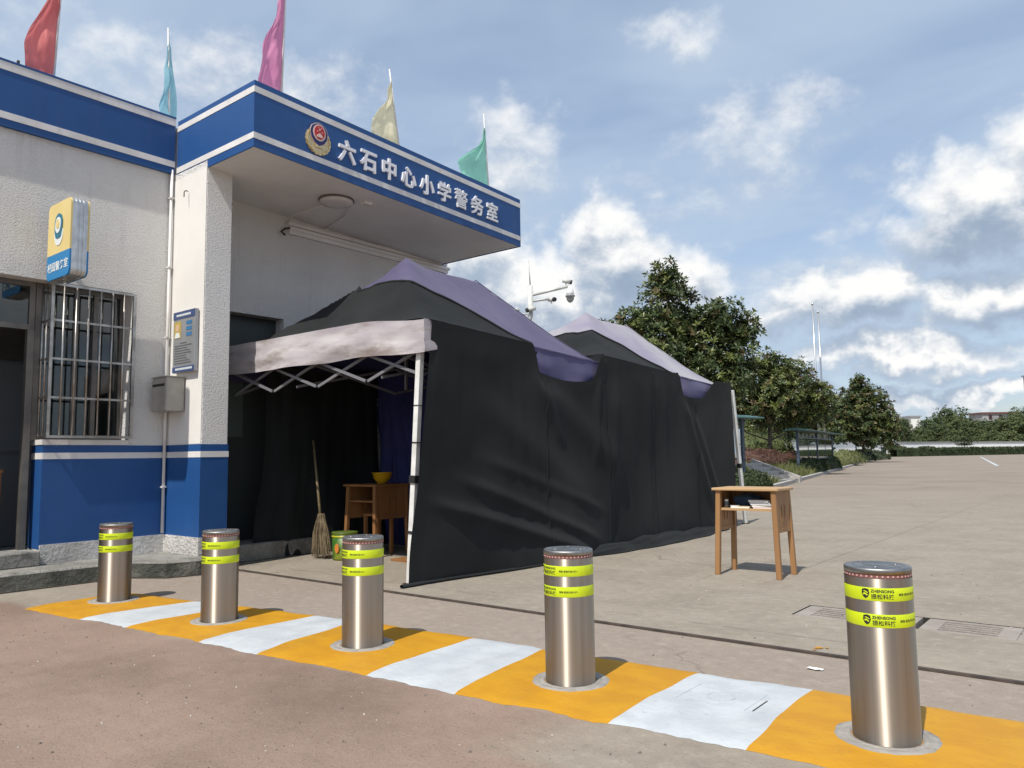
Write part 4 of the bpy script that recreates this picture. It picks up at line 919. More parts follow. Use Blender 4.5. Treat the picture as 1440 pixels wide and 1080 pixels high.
MB().lathe((-5.10, 5.9, .9), [(.02, 0), (.022, .1), (.012, .16), (.012, .19)], 12).build('flask', mat('grey_flask', (.18, .2, .22), .4), btl)
MB().box(-5.14, -5.06, 5.86, 5.94, 0, .9).build('stand', BLACKP, btl)
# inside the guard room
cab = thing('cabinet', (-8.75, 2.2, .2), 'pale tall cabinet standing inside the open guard room door', 'cabinet')
MB().box(-9.0, -8.5, 2.55, 3.1, .2, 2.0).build('carcass', mat('cabinet_grey', (.10, .11, .12), .5), cab)
for z in (.22, 1.12): MB().box(-8.498, -8.488, 2.57, 3.08, z, z + .86).build('cabinet_door', mat('cabinet_door_grey', (.13, .14, .15), .5), cab)
rt_ = thing('table', (-8.0, 2.1, .2), 'dark table with white papers inside the guard room', 'table')
MB().box(-8.35, -7.75, 1.7, 2.5, .92, .95).build('table_top', WOODDK, rt_)
for X in (-8.32, -7.78):
    for Y in (1.73, 2.47): MB().box(X - .02, X + .02, Y - .02, Y + .02, .2, .92).build('leg', WOODDK, rt_)
pp = MB().grid(lambda u, v: Vector((-7.95 + .2 * u, 2.2 + .26 * v, .952 + .05 * abs(nz(u * 3, v * 3, 2)) * math.sin(math.pi * u))), 10, 10)
tag(pp.build('papers', PAPER, base=(-7.85, 2.3, .95)), 'loose white papers on the table inside the guard room', 'paper')

# ------------------------------------------------------------------ roof flags
FLAGS = [((-7.45, 2.655, 4.40), (-7.45, 2.70, 5.75), (.60, .17, .17), .27, 'red roof flag at the far left above the blue parapet', -1, .0, .34),
         ((-7.45, 3.745, 4.40), (-7.45, 3.705, 5.44), (.30, .55, .64), .15, 'narrow light blue furled flag above the inner corner of the roof', -1, .5, .30),
         ((-6.0, 4.075, 4.33), (-6.0, 4.115, 5.62), (.66, .26, .44), .26, 'pink roof flag above the corner of the canopy', -1, .0, .40),
         ((-6.0, 5.575, 4.28), (-6.0, 5.425, 5.19), (.72, .67, .48), .38, 'cream yellow roof flag in the middle of the canopy', -1, .0, .18),
         ((-6.0, 7.06, 4.22), (-6.0, 6.98, 5.23), (.28, .60, .50), .56, 'sea green roof flag at the far end of the canopy', -1, .0, .10)]
for i, (b, t, c, wd, lab, sd, wrapk, top_w) in enumerate(FLAGS):
    b, t = Vector(b), Vector(t); fg = thing('roof_flag', b, lab, 'flag', 'coloured flags on the roof')
    MB().tube([b, t], [.012, .008], 8).build('pole', POSTW, fg)
    def fn(u, v, b=b, t=t, wd=wd, i=i, sd=sd, wk=wrapk, tw=top_w):
        # limp cloth: gathered under the pole tip, swelling as it hangs down beside the pole
        p = t.lerp(b, .05 + .93 * v)
        prof = tw * sstep(0, .10, v) + (1 - tw) * sstep(.12, .68, v) - .30 * sstep(.75, 1.05, v) * (1 - u)
        w = wd * prof * (u - wk)
        pleat = math.sin(u * 8 + 2.0 * v + i * 1.3 + 3 * nz(v * 2, u, i)) * .020 + .06 * nz(u * 2.2 + v, v * 3.2, i) + .018 * nz(u * 7 - v * 4, v * 8, i)
        fold = pleat * (.35 + .65 * sstep(0, .5, v)) * min(1, u * 3.0)
        kink = .045 * u * nz(v * 3.4, u * 1.5, i + 5) * sstep(.1, .4, v)
        return Vector((p.x + fold, p.y + sd * (w + kink) + .012, p.z - .16 * abs(u - wk) * (1 - .5 * v) + .012 * nz(u * 6, v * 9, i)))
    fm = cloth_mat('flag_satin_%d' % i, c, tuple(.72 * q for q in c), 200, .5, scale=3, transl=.5)
    MB().grid(fn, 34, 44).build('cloth', fm, fg)

# ------------------------------------------------------------------ camera pole behind the tents
cp = thing('camera_pole', (-9.27, 12.16, 0), 'pale steel surveillance camera pole rising behind the tents', 'camera pole')
CPM = mat('pole_paint', (.60, .60, .57), .5, color2=(.48, .48, .45), scale=8)
P0 = Vector((-9.27, 12.16, 0)); AX = Vector((.79, .61, 0)) ; 
MB().tube([P0, P0 + Vector((0, 0, 4.42))], [.065, .052], 14).build('pole', CPM, cp)
MB().tube([P0 + Vector((0, 0, 4.42)), P0 + Vector((-.03, 0, 4.95))], [.014, .006], 6).build('lightning_rod', CPM, cp)
MB().tube([P0 + Vector((0, 0, 4.22)), P0 + AX * .80 + Vector((0, 0, 4.40))], .030, 8).build('arm', CPM, cp)
MB().tube([P0 + Vector((0, 0, 4.10)), P0 + AX * .36 + Vector((0, 0, 4.14))], .024, 8).build('brace', CPM, cp)
dm = MB().lathe(P0 + AX * .80, [(.035, 4.40), (.06, 4.33), (.078, 4.27), (.078, 4.20)], 20).build('dome_housing', mat('camera_white', (.78, .78, .76), .4), cp)
MB().lathe(P0 + AX * .80, [(.098, 4.205), (.098, 4.185), (.082, 4.18), (.07, 4.11), (.038, 4.07), (.002, 4.055)], 20).build('dome_lens', mat('dome_grey', (.32, .33, .33), .25), dm)
def bullet(p, d, nm='bullet_camera'):
    p, d = Vector(p), Vector(d).normalized(); o = MB().tube([p - d * .07, p + d * .09], .045, 12).build(nm, CPM, cp)
    MB().tube([p + d * .0901, p + d * .13], [.048, .042], 12).build('lens_hood', BLACKP, o); MB().tube([p, p - Vector((0, 0, .08))], .012, 6).build('mount', CPM, o)
bullet(P0 + AX * .72 + Vector((0, 0, 4.50)), (.5, .4, -.15)); bullet(P0 - AX * .30 + Vector((0, 0, 3.92)), (-.7, -.6, -.25)); bullet(P0 + AX * .05 + Vector((.03, -.08, 3.93)), (-.5, -.8, -.3)); bullet(P0 + AX * .42 + Vector((0, 0, 4.13)), (.6, -.2, -.1))
MB().tube([P0 - AX * .30 + Vector((0, 0, 3.85)), P0 + Vector((0, 0, 3.84))], .014, 6).build('side_arm', CPM, cp)
MB().box(P0.x - .05, P0.x + .05, P0.y - .09, P0.y - .045, 3.55, 3.80).build('junction_box', CPM, cp)

# ------------------------------------------------------------------ planting bed, steps, boards, trees
def kx(y): return -7.1 - .212 * (y - 17)            # kerb line of the bed
m = MB()
def bed(u, v):
    y = 14.5 + 105 * u ** 1.6; d = 26 * v ** 1.5
    z = -.02 if v == 0 else .12 + .42 * sstep(.0, 1.5, d) + .22 * sstep(2, 9, d) + .05 * nz(y * .4, d * .4, 1)
    return Vector((kx(y) - d, y + .1 * d, z))
struct(m.grid(bed, 70, 30).build('planting_bed', SOIL))
kb = MB()
for i in range(60):
    y0_, y1_ = 14.6 + i * 1.6, 14.6 + i * 1.6 + 1.585
    kb.add([(kx(y0_) + a, y0_, z) for a, z in ((.02, -.02), (.14, -.02), (.14, .11), (.02, .12))] + [(kx(y1_) + a, y1_, z) for a, z in ((.02, -.02), (.14, -.02), (.14, .11), (.02, .12))],
           [(0, 1, 2, 3), (7, 6, 5, 4), (0, 4, 5, 1), (1, 5, 6, 2), (2, 6, 7, 3), (3, 7, 4, 0)])
struct(kb.build('kerb', CONCL))
sp = thing('garden_steps', (-9.9, 25.1, 0), 'short flight of concrete steps up the planted bank right of the tent', 'steps')
SX = kx(25.2) - .02
for k in range(5): MB().box(SX - .30 - k * .30, SX - k * .30 - (.0 if k == 0 else .003), 24.0, 26.2, .0, .135 + .13 * k).build('step', CONCL, sp)
for ya, yb in ((26.21, 26.40), (23.8, 23.99)):
    MB().add([(SX + .05, ya, 0), (SX + .05, yb, 0), (SX + .05, yb, .20), (SX + .05, ya, .20), (SX - 1.6, ya, 0), (SX - 1.6, yb, 0), (SX - 1.6, yb, .80), (SX - 1.6, ya, .80)],
         [(0, 1, 2, 3), (7, 6, 5, 4), (0, 4, 5, 1), (1, 5, 6, 2), (2, 6, 7, 3), (3, 7, 4, 0)]).build('side_kerb', CONCL, sp)

BPOST = mat('board_post_blue', (.055, .085, .13), .5, color2=(.04, .06, .09), scale=5); BROOF = mat('board_roof_green', (.06, .14, .135), .45); BBACK = mat('board_back_grey', (.17, .20, .20), .6, color2=(.12, .145, .15), scale=3)
def display_board(p, q, z0, h, n, lab, solid=False):
    p, q = Vector((*p, z0)), Vector((*q, z0)); L = (q - p).length; d = (q - p).normalized(); nrm = Vector((d.y, -d.x, 0)); U = Vector((0, 0, 1))
    b = thing('display_board', p.lerp(q, .5), lab, 'display board', 'display boards along the planted bank')
    def lbox(a0, a1, n0, n1, z0_, z1_):
        vs = [p + d * a + nrm * e + U * z for z in (z0_, z1_) for a, e in ((a0, n0), (a1, n0), (a1, n1), (a0, n1))]
        return MB().add(vs, [(0, 3, 2, 1), (4, 5, 6, 7), (0, 1, 5, 4), (1, 2, 6, 5), (2, 3, 7, 6), (3, 0, 4, 7)])
    for k in range(n + 1):
        a = L * k / n; lbox(a - .05, a + .05, -.05, .05, -.4, h).build('post', BPOST, b)
    for k in range(n):
        a0, a1 = L * k / n + .055, L * (k + 1) / n - .055
        lbox(a0, a1, -.03, .03, h * .18, h * .22).build('bottom_rail', BPOST, b); lbox(a0, a1, -.03, .03, h * .80, h * .83).build('top_rail', BPOST, b)
        lbox((a0 + a1) / 2 - .02, (a0 + a1) / 2 + .02, -.025, .025, h * .22, h * .80).build('mullion', BPOST, b)
        if solid: lbox(a0, a1, -.02, -.005, h * .22, h * .80).build('back_panel', BBACK, b)
        lbox(a0, a1, .008, .012, h * .221, h * .799).build('pane', GLASSG, b)
        for j in range(5):
            aa = a0 + (a1 - a0) * j / 5; lbox(aa, aa + (a1 - a0) / 5 * .5, -.02, .02, h * .84, h * .93).build('crest_block', BBACK, b)
    vs = []
    for a in (-.35, L + .35):
        for e, z in ((-.55, h + .0), (.55, h + .0), (.55, h + .03), (0, h + .12), (-.55, h + .03)): vs.append(p + d * a + nrm * e + U * z)
    MB().add(vs, [(0, 1, 2, 3, 4), (9, 8, 7, 6, 5)] + [(i, (i + 1) % 5 + 0, (i + 1) % 5 + 5, i + 5)[::-1] for i in range(5)]).build('roof', BROOF, b)
    return b
display_board((-9.35, 20.3), (-8.98, 21.9), .55, 1.45, 1, 'nearest green-roofed display board, half hidden behind the tent post', True)
display_board((-11.45, 34.0), (-13.1, 44.5), .40, 1.55, 2, 'long two-bay glazed display board with blue posts beside the yard')
display_board((-20.1, 75.5), (-20.9, 84.0), .50, 1.55, 1, 'distant display board under the round magnolia')
display_board((-25.6, 108), (-27.0, 116), .50, 1.6, 1, 'farthest and smallest display board at the end of the bank')

def leafball(m, c, axis, n, L, rnd, mi=0):
    for k in range(n):
        a = 2 * math.pi * (k + rnd.random() * .6) / n; t = axis.orthogonal().normalized(); b = axis.cross(t)
        el = rnd.uniform(-.25, .95); d = ((t * math.cos(a) + b * math.sin(a)) * math.cos(el) + axis * math.sin(el)).normalized()
        s = d.cross(axis); s = s.normalized() if s.length > .01 else t; l = L * rnd.uniform(.7, 1.15); w = l * .22
        lift = s.cross(d).normalized() * w * .45
        p = c + d * .02
        m.add([p, p + d * l * .5 + s * w + lift, p + d * l, p + d * l * .5 - s * w + lift], [(0, 1, 2), (0, 2, 3)], False, mi)
def magnolia(base, blobs, n, L, lab, seed, trunk_r=.11, lime=False, mix_=(.62, .2, .18), name='magnolia_tree', group='magnolia trees on the planted bank'):
    rnd = random.Random(seed); base = Vector(base); tr = thing(name, base, lab, 'tree', group)
    R_, D_ = r0, Vector((-r0.y, r0.x, 0))        # across and away
    top = max(z + r for _, z, r in blobs)
    m = MB(); m.tube([base + Vector((0, 0, -.2)), base + Vector((.03, 0, top * .3)), base + Vector((0, .05, top * .6)), base + Vector((.04, 0, top * .93))], [trunk_r, trunk_r * .8, trunk_r * .5, .02], 9)
    cents = []
    for dx, z, r in blobs:
        c = base + R_ * dx + D_ * rnd.uniform(-.35, .35) * r + Vector((0, 0, z)); cents.append((c, r))
        s = base + Vector((0, 0, max(top * .18, z - .55 * abs(dx) - .3 * r)))
        mid = s.lerp(c, .5) + Vector((0, 0, -.12 * abs(dx)))
        m.tube([s, mid, c + Vector((0, 0, r * .4))], [trunk_r * .4, trunk_r * .28, .012], 6)
        for k in range(5):
            e = c + Vector((rnd.gauss(0, 1), rnd.gauss(0, 1), rnd.gauss(.3, .8))).normalized() * r * .8
            m.tube([mid.lerp(c, .7), e], [trunk_r * .16, .008], 4)
    tk = m.build('trunk', BARK, tr)
    if lime: MB().lathe(base + Vector((0, 0, .0)), [(trunk_r + .012, 0), (trunk_r + .008, .35)], 10, False).build('limewash', BARKW, tk)
    m = MB(); tot = sum(r ** 2.3 for _, _, r in blobs)
    for (c, r) in cents:
        for _ in range(int(n * r ** 2.3 / tot)):
            d = Vector((rnd.gauss(0, 1), rnd.gauss(0, 1), rnd.gauss(0, 1))).normalized()
            q = r * (rnd.random() ** .42) * (1 + .30 * mnoise.noise(d * 2.2 + c)) * (1 if rnd.random() > .06 else 1.18)
            p = c + Vector((d.x * q, d.y * q, d.z * q * .92))
            if mnoise.noise(p * 1.3 + Vector((seed, 0, 0))) < -.33: continue
            ax = (d + Vector((0, 0, .75)) + Vector((rnd.gauss(0, .3), rnd.gauss(0, .3), 0))).normalized()
            cl = mnoise.noise(p * .8 + Vector((0, seed * 3, 0)))
            pr = rnd.random(); mi = 0 if pr < mix_[0] - .25 * cl else (1 if pr < mix_[0] + mix_[1] else 2)
            leafball(m, p, ax, rnd.randint(6, 9), L, rnd, mi)
    m.build('crown', [LEAF_D, LEAF_M, LEAF_R], tr)
    return tr
# blobs: across (m), height above base (m), radius
magnolia((-11.15, 21.75, .75), [(-.1, 5.9, .48), (.05, 5.35, .72), (-.25, 4.75, .95), (.85, 5.15, .36), (-1.2, 4.1, .80), (-1.95, 4.15, .42), (-.5, 3.5, 1.15), (.7, 4.2, .85), (1.6, 4.4, .80), (2.2, 4.1, .62), (2.0, 3.4, .75), (.9, 3.2, 1.15), (1.7, 2.6, .9), (-1.5, 3.1, 1.0), (.1, 2.4, 1.0), (1.0, 2.0, .8), (-1.2, 2.2, .9)], 5200, .17, 'tallest magnolia with a pointed crown rising behind the tents', 11, .11, False, (.74, .19, .07))
magnolia((-12.45, 33.4, .62), [(-.1, 4.5, .6), (.4, 4.0, .9), (-.9, 3.8, .8), (-1.5, 3.0, 1.0), (1.1, 3.7, .9), (1.8, 3.1, .95), (2.3, 2.7, .75), (.2, 2.9, 1.2), (1.1, 2.35, .9), (-.7, 2.3, 1.0), (1.9, 2.1, .7), (-2.0, 2.1, .9), (.4, 2.0, .7)], 3200, .19, 'broad spreading magnolia with russet leaves left of the flagpoles', 12, .10, True, (.5, .3, .2))
magnolia((-13.6, 39.0, .62), [(.0, 3.0, 1.0), (.9, 3.2, .9), (-.8, 2.9, 1.0), (1.3, 2.4, .8), (0, 2.1, .9)], 1000, .2, 'lower magnolia behind the long display board', 13, .09, True, (.5, .28, .22))
magnolia((-19.3, 74.8, .5), [(x * 1.13, z * 1.13, r * 1.13) for x, z, r in [(-.05, 6.1, .6), (.1, 5.4, 1.0), (-.9, 4.6, 1.2), (.9, 4.6, 1.1), (0, 3.8, 1.6), (-1.5, 3.2, 1.3), (1.5, 3.3, 1.3), (2.0, 2.3, 1.1), (-1.9, 2.1, 1.1), (0, 2.3, 1.6), (1.0, 1.6, 1.1), (2.2, 1.5, .8)]], 3400, .30, 'round dense magnolia standing alone right of the flagpoles', 14, .14, False, (.66, .18, .16))
magnolia((-22.4, 74.0, .5), [(0, 4.0, 1.3), (.9, 3.1, 1.2), (-1, 3.0, 1.2), (0, 2.2, 1.4)], 900, .32, 'dark small tree half hidden between the flagpoles and the round magnolia', 15, .12, False, (.85, .1, .05))

# flagpoles
FPM = mat('flagpole_steel', (.58, .58, .58), .35, .8)
for (x, y, h_, lab) in ((-19.0, 61.4, 12.5, 'taller left steel flagpole behind the magnolias'), (-19.45, 64.2, 12.3, 'slightly shorter right steel flagpole behind the magnolias')):
    fp = thing('flagpole', (x, y, .4), lab, 'flagpole', 'bare flagpoles'); MB().tube([(x, y, .4), (x, y, h_)], [.11, .055], 12).build('mast', FPM, fp); MB().lathe((x, y, h_), [(.05, 0), (.10, .06), (.10, .12), (.01, .18)], 12).build('finial', FPM, fp)

# clipped hedge, red shrubs, grass
def tuft_volume(m, fn, n, L, rnd, mi=0):
    for _ in range(n):
        p, nrm = fn(rnd); leafball(m, p, (nrm + Vector((rnd.gauss(0, .4), rnd.gauss(0, .4), rnd.gauss(0, .3)))).normalized(), 4, L, rnd, mi)
def bush(c, rx, ry, rz, n, L, mt, name, lab, cat='bush', group=None, seed=1):
    rnd = random.Random(seed); c = Vector(c); m = MB()
    def core(u, v):
        a, b = 2 * math.pi * u, math.pi * .5 * v
        d = Vector((math.cos(a) * math.cos(b), math.sin(a) * math.cos(b), math.sin(b))); k = .86 + .14 * mnoise.noise(d * 3 + c)
        return c + Vector((d.x * rx * k, d.y * ry * k, d.z * rz * k))
    m.grid(core, 16, 6)
    def fn(r):
        d = Vector((r.gauss(0, 1), r.gauss(0, 1), abs(r.gauss(0, 1)))).normalized(); k = .9 + .2 * mnoise.noise(d * 3 + c)
        return c + Vector((d.x * rx * k, d.y * ry * k, d.z * rz * k)), d
    tuft_volume(m, fn, n, L, rnd)
    return tag(m.build(name, mt, base=c), lab, cat, group)
bush((-11.75, 28.6, .55), 1.2, 2.2, .62, 420, .12, HEDGER, 'red_shrub', 'red-brown clipped shrub bed left of the lone trunk', seed=2)
bush((-12.35, 32.0, .55), 1.1, 1.6, .62, 420, .12, HEDGER, 'red_shrub', 'red-brown shrub bed right behind the limewashed trunk', seed=3)
bush((-14.2, 38.5, .5), 1.4, 3.0, .75, 400, .14, HEDGER, 'red_shrub', 'dark red shrub bed behind the long display board', seed=4)
bush((-17.5, 47.0, .4), 1.5, 4.0, .75, 320, .2, HEDGER, 'red_shrub', 'brownish shrub bed between the long board and the round magnolia', seed=5)
bush((-7.75, 19.4, .06), .42, .9, .45, 420, .10, HEDGE, 'round_shrub', 'dark shrub at the foot of the steps beside the tent post', seed=6)
bush((-11.55, 35.6, .15), .55, 2.2, .62, 420, .12, HEDGE, 'round_shrub', 'green clipped bush in front of the long display board', seed=7)
bush((-13.1, 43.0, .15), .6, 2.2, .75, 380, .13, HEDGE, 'round_shrub', 'dark round bush at the far end of the long display board', seed=8)
bush((-16.6, 58.0, .2), 1.3, 4.6, .95, 380, .18, GRASS, 'round_shrub', 'yellow green bush before the distant display board', seed=9)
bush((-19.9, 74.0, .2), 1.3, 6.5, .9, 420, .2, HEDGE, 'round_shrub', 'dark hedge clump beneath the round magnolia', seed=10)
bush((-23.6, 92.0, .1), 1.6, 10, 1.0, 420, .25, HEDGE, 'round_shrub', 'low hedge running along the far end of the bank', seed=12)
bush((-15.7, 38.4, 1.0), 2.6, 2.2, 1.25, 700, .16, FAR_B, 'leafy_shrub', 'bright green rounded shrub in front of the white wall', seed=11)
rg = random.Random(21); m = MB()
for _ in range(7000):
    y = 22 + 34 * rg.random() ** 1.5; d = .1 + 2.6 * rg.random() ** 1.2
    if 23.7 < y < 26.5: continue
    x = kx(y) - d; z = .10 + .42 * sstep(0, 1.5, d); h_ = rg.uniform(.10, .26); a = rg.uniform(0, 6.28); w = .018 + y * .0003
    dx, dy = math.cos(a) * w, math.sin(a) * w; lx, ly = rg.gauss(0, .06), rg.gauss(0, .06)
    m.add([(x - dx, y - dy, z), (x + dx, y + dy, z), (x + lx, y + ly, z + h_)], [(0, 1, 2)])
tag(m.build('grass', GRASS), 'rough sunlit grass along the edge of the planted bank', 'grass', kind='stuff')

# perimeter wall
WALLW = mat('perimeter_white', (.88, .88, .86), .85, color2=(.80, .80, .77), scale=.5, stretch=(1, 1, .3), lo=.5, hi=.9); WCAP = mat('wall_cap', (.24, .25, .23), .8)
def at(px, dist):
    d = fw + rt * ((px - 720) / F_PX) - up * ((635 - 540) / F_PX); return Vector((d.x * dist, d.y * dist, 0))
def wall_run(a, b, h, lab, nb_):
    w = thing('perimeter_wall', a, lab, 'wall'); d = (b - a).normalized(); n = Vector((-d.y, d.x, 0)) * .12; L = (b - a).length; U = Vector((0, 0, 1))
    def seg(s0, s1, z0, z1, wd): 
        vs = [a + d * s + n * e * wd + U * z for z in (z0, z1) for s, e in ((s0, -1), (s1, -1), (s1, 1), (s0, 1))]
        return MB().add(vs, [(0, 3, 2, 1), (4, 5, 6, 7), (0, 1, 5, 4), (1, 2, 6, 5), (2, 3, 7, 6), (3, 0, 4, 7)])
    for k in range(nb_):
        s0, s1 = L * k / nb_, L * (k + 1) / nb_
        seg(s0 + .25, s1 - .25, 0, h - .12, 1).build('wall_panel', WALLW, w); seg(s0 - .25, s0 + .25, 0, h - .12, 1.05).build('pier', WALLW, w)
    seg(-.4, L + .4, h - .12, h + .12, 2.2).build('coping', WCAP, w)
    return w
wall_run(at(985, 84), at(1240, 125), 2.55, 'white perimeter wall behind the magnolias on the left', 12)
wall_run(at(1258, 146), at(1560, 182), 2.62, 'long white perimeter wall across the far end of the yard', 20)
gp = at(1256, 143); MB_ = MB().box(gp.x - .5, gp.x + .5, gp.y - .5, gp.y + .5, 0, 3.0).box(gp.x - .65, gp.x + .65, gp.y - .65, gp.y + .65, 3.0, 3.2)
tag(MB_.build('gate_pillar', WALLW, base=gp), 'square white pillar at the left end of the long far wall', 'pillar')
rg = random.Random(31); m = MB(); a, b = at(1256, 134), at(1560, 166); d = (b - a); n = Vector((-d.y, d.x, 0)).normalized()
def hfn(r):
    s = r.random(); e = r.uniform(-1, 1); return a + d * s + n * e * .9 + Vector((0, 0, (1.25 if r.random() < .5 else r.uniform(.1, 1.25)) + .12 * mnoise.noise(Vector((s * 60, 1, 1))))), (Vector((0, 0, 1)) - n * .8).normalized()
for s in range(24):
    p, q = a + d * (s / 24), a + d * ((s + 1) / 24)
    m.add([p - n * .7, q - n * .7, q + n * .7, p + n * .7] + [v + Vector((0, 0, 1.15)) for v in (p - n * .7, q - n * .7, q + n * .7, p + n * .7)], [(4, 5, 6, 7), (0, 1, 5, 4), (2, 3, 7, 6)])
tuft_volume(m, hfn, 2600, .42, rg)
tag(m.build('clipped_hedge', HEDGE, base=a), 'long low clipped hedge in front of the far white wall', 'hedge')
def pt(px, dist): return at(px, dist)
for i, (px, dist, rx, rz, lab) in enumerate(((1263, 140, 1.6, 1.3, 'round bush by the white pillar at the far wall'), (1302, 146, 2.2, 1.0, 'low domed bush in front of the far wall'))):
    c = pt(px, dist); bush((c.x, c.y, .8), rx, rx, rz, 160, .4, HEDGE, 'round_shrub', lab, seed=40 + i)
# layered pine in front of the wall
c = pt(1357, 146); pn = thing('layered_pine', c, 'small cloud-pruned pine standing before the far wall', 'tree'); MB().tube([c, c + Vector((0, 0, 2.9))], [.12, .04], 7).build('trunk', BARK, pn)
m = MB(); rg = random.Random(5)
for z, r in ((1.3, 2.4), (2.0, 1.6), (2.6, 2.0), (3.1, 1.0)):
    tuft_volume(m, lambda q: (c + Vector((q.gauss(0, .5) * r, q.gauss(0, .5) * r, z + q.uniform(-.15, .15))), Vector((0, 0, 1))), 70, .4, rg)
m.build('crown', HEDGE, pn)
# painted bay line on the yard
p0, p1 = Vector((-17.4, 128, 0)), Vector((-6.75, 56.2, 0)); dd_ = (p1 - p0).normalized(); nn_ = Vector((-dd_.y, dd_.x, 0)) * .10
o = MB().add([p0 + nn_ + Vector((0, 0, .004)), p1 + nn_ + Vector((0, 0, .004)), p1 - nn_ + Vector((0, 0, .004)), p0 - nn_ + Vector((0, 0, .004))], [(0, 1, 2, 3)][::1]).build('bay_line', WPAINT); struct(o)

# ------------------------------------------------------------------ trees and buildings beyond the wall
def far_tree(base, w, h, n, L, mi, seed):
    rnd = random.Random(seed); base = Vector(base)
    m = MB(); m.tube([base, base + Vector((.1, 0, h * .5)), base + Vector((0, .1, h * .85))], [.25, .16, .05], 7)
    cr = MB(); blobs = []
    for k in range(9):
        t = rnd.random(); z = h * (.30 + .58 * t); q = w * (.5 - .32 * t) * rnd.random() ** .5; a = rnd.uniform(0, 6.28)
        blobs.append((base + Vector((q * math.cos(a), q * math.sin(a), z)), w * rnd.uniform(.20, .30)))
    blobs.append((base + Vector((0, 0, h * .84)), w * .2))
    for c, r in blobs:
        m.tube([base + Vector((0, 0, h * .35)), c], [.09, .02], 4)
        for _ in range(n // 10):
            d = Vector((rnd.gauss(0, 1), rnd.gauss(0, 1), rnd.gauss(0, 1))).normalized(); q = r * rnd.random() ** .35 * (1 + .3 * mnoise.noise(d * 2 + c))
            leafball(cr, c + d * q, (d + Vector((0, 0, .5))).normalized(), 4, L * rnd.uniform(.7, 1.2), rnd, 0 if rnd.random() < mi else 1)
    return m, cr
PROT = []
for k in range(4):
    m, cr = far_tree((0, 0, 0), 10, 10, 1500, .62, (.75, .35, .6, .2)[k], 60 + k)
    PROT.append((m, cr, None))
FT = [(1272, 158, 5.5, 7.2, 2, 'narrow grey-green tree behind the white pillar'), (1292, 175, 8, 6.0, 1, 'low leafy tree right of the narrow grey-green one'), (1312, 200, 12, 9.0, 0, 'dark tree at the left foot of the wooded mound'),
      (1333, 215, 15, 12.6, 0, 'highest domed tree in the middle of the wooded mound'), (1352, 205, 12, 9.5, 3, 'pale green tree below the domed one behind the far wall'), (1340, 178, 7, 5.6, 1, 'light bamboo-like clump just behind the far wall'), (1366, 190, 9, 7.6, 2, 'mid green tree right of the wooded mound'),
      (1318, 182, 9, 6.8, 2, 'rounded bush tree low at the left of the mound'), (1384, 200, 12, 8.6, 0, 'dark green tree left of the grey farmhouse'), (1404, 185, 12, 7.6, 1, 'fresh green tree under the grey farmhouse'), (1425, 180, 13, 8.0, 3, 'pale tree near the right edge behind the wall'), (1440, 200, 15, 11.5, 0, 'tall dark tree at the right edge of the view'), (1470, 195, 14, 10.5, 1, 'fresh green tree just past the right edge'),
      (1500, 205, 14, 12, 2, 'mid green tree well past the right edge'), (1080, 118, 8, 6.5, 3, 'yellow-green tree behind the left part of the wall'), (1130, 128, 9, 7, 0, 'dark tree behind the left wall between trunk and flagpoles'), (1045, 105, 8, 6.8, 0, 'dark tree behind the left wall next to the tent'), (1195, 140, 9, 7.0, 0, 'dark tree behind the wall right of the flagpoles'), (1245, 170, 9, 6.5, 0, 'dark low tree right behind the round magnolia'), (1100, 150, 11, 8, 2, 'grey-green tree far behind the lone trunk')]
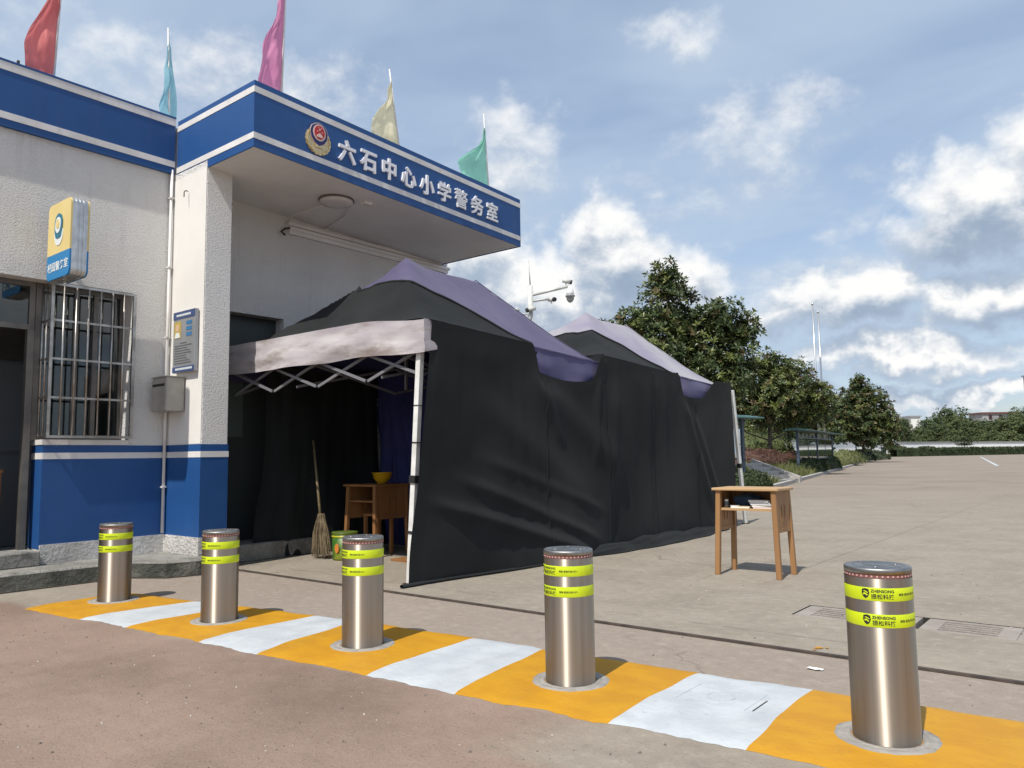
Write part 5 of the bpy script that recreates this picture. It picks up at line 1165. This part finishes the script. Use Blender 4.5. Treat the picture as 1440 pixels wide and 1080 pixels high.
for i, (px, dist, w, h_, k, lab) in enumerate(FT):
    c = at(px, dist); tr = thing('far_tree', c, lab, 'tree', 'trees beyond the perimeter wall')
    m, cr, objs = PROT[k]
    if objs is None:
        o1 = m.build('trunk', BARK, base=(0, 0, 0)); o2 = cr.build('crown', [FAR_A, FAR_B], base=(0, 0, 0)); PROT[k] = (m, cr, (o1, o2))
    else:
        o1, o2 = objs[0].copy(), objs[1].copy(); COL.objects.link(o1); COL.objects.link(o2)
    for o in (o1, o2): o.parent = tr
    tr.scale = (w / 10, w / 10, h_ / 10); tr.rotation_euler.z = i * 1.7
def block(px0, px1, dist, z0, z1, wallm, roofm, lab, wins=0, name='far_building'):
    a, b = at(px0, dist), at(px1, dist); d = (b - a).normalized(); n = Vector((-d.y, d.x, 0)); L = (b - a).length; U = Vector((0, 0, 1))
    o = thing(name, a.lerp(b, .5), lab, 'building')
    def lb_(a0, a1, n0, n1, q0, q1):
        vs = [a + d * s + n * e + U * z for z in (q0, q1) for s, e in ((a0, n0), (a1, n0), (a1, n1), (a0, n1))]
        return MB().add(vs, [(0, 3, 2, 1), (4, 5, 6, 7), (0, 1, 5, 4), (1, 2, 6, 5), (2, 3, 7, 6), (3, 0, 4, 7)])
    lb_(0, L, 0, 8, z0, z1).build('wall', wallm, o)
    lb_(-.5, L + .5, -.5, 8.5, z1, z1 + .5).build('roof', roofm, o)
    for k in range(wins):
        s = L * (k + .6) / (wins + .4); w = lb_(s, s + 1.3, -.06, 0, z1 - 2.1, z1 - .4).build('window', mat('far_window_frame', (.20, .10, .09), .6), o); lb_(s + .15, s + 1.15, -.09, -.061, z1 - 1.95, z1 - .55).build('pane', mat('far_window_dark', (.03, .02, .025), .3), w)
    return o
FW = mat('far_white_wall', (.74, .73, .69), .85); FG = mat('far_grey_wall', (.34, .34, .34), .9, color2=(.26, .26, .26), scale=.4); FRR = mat('far_red_roof', (.16, .06, .055), .8); FGR = mat('far_grey_roof', (.30, .31, .33), .8)
block(1251, 1268, 300, 0, 15.0, FW, FGR, 'white factory block behind the narrow grey-green tree', 0)
block(1284, 1297, 310, 0, 14.6, FW, FGR, 'white factory hall left of the wooded mound', 0)
block(1349, 1359, 330, 0, 13.0, FW, FGR, 'small white house peeping between the far trees', 0)
block(1385, 1434, 270, 0, 13.6, FG, FRR, 'grey farmhouse with a dark red roof edge and three windows on the rise', 3, 'farmhouse')
tb = block(1466, 1480, 300, 0, 30.0, FG, FGR, 'slim dark tower block cut by the right edge', 1, 'tower')
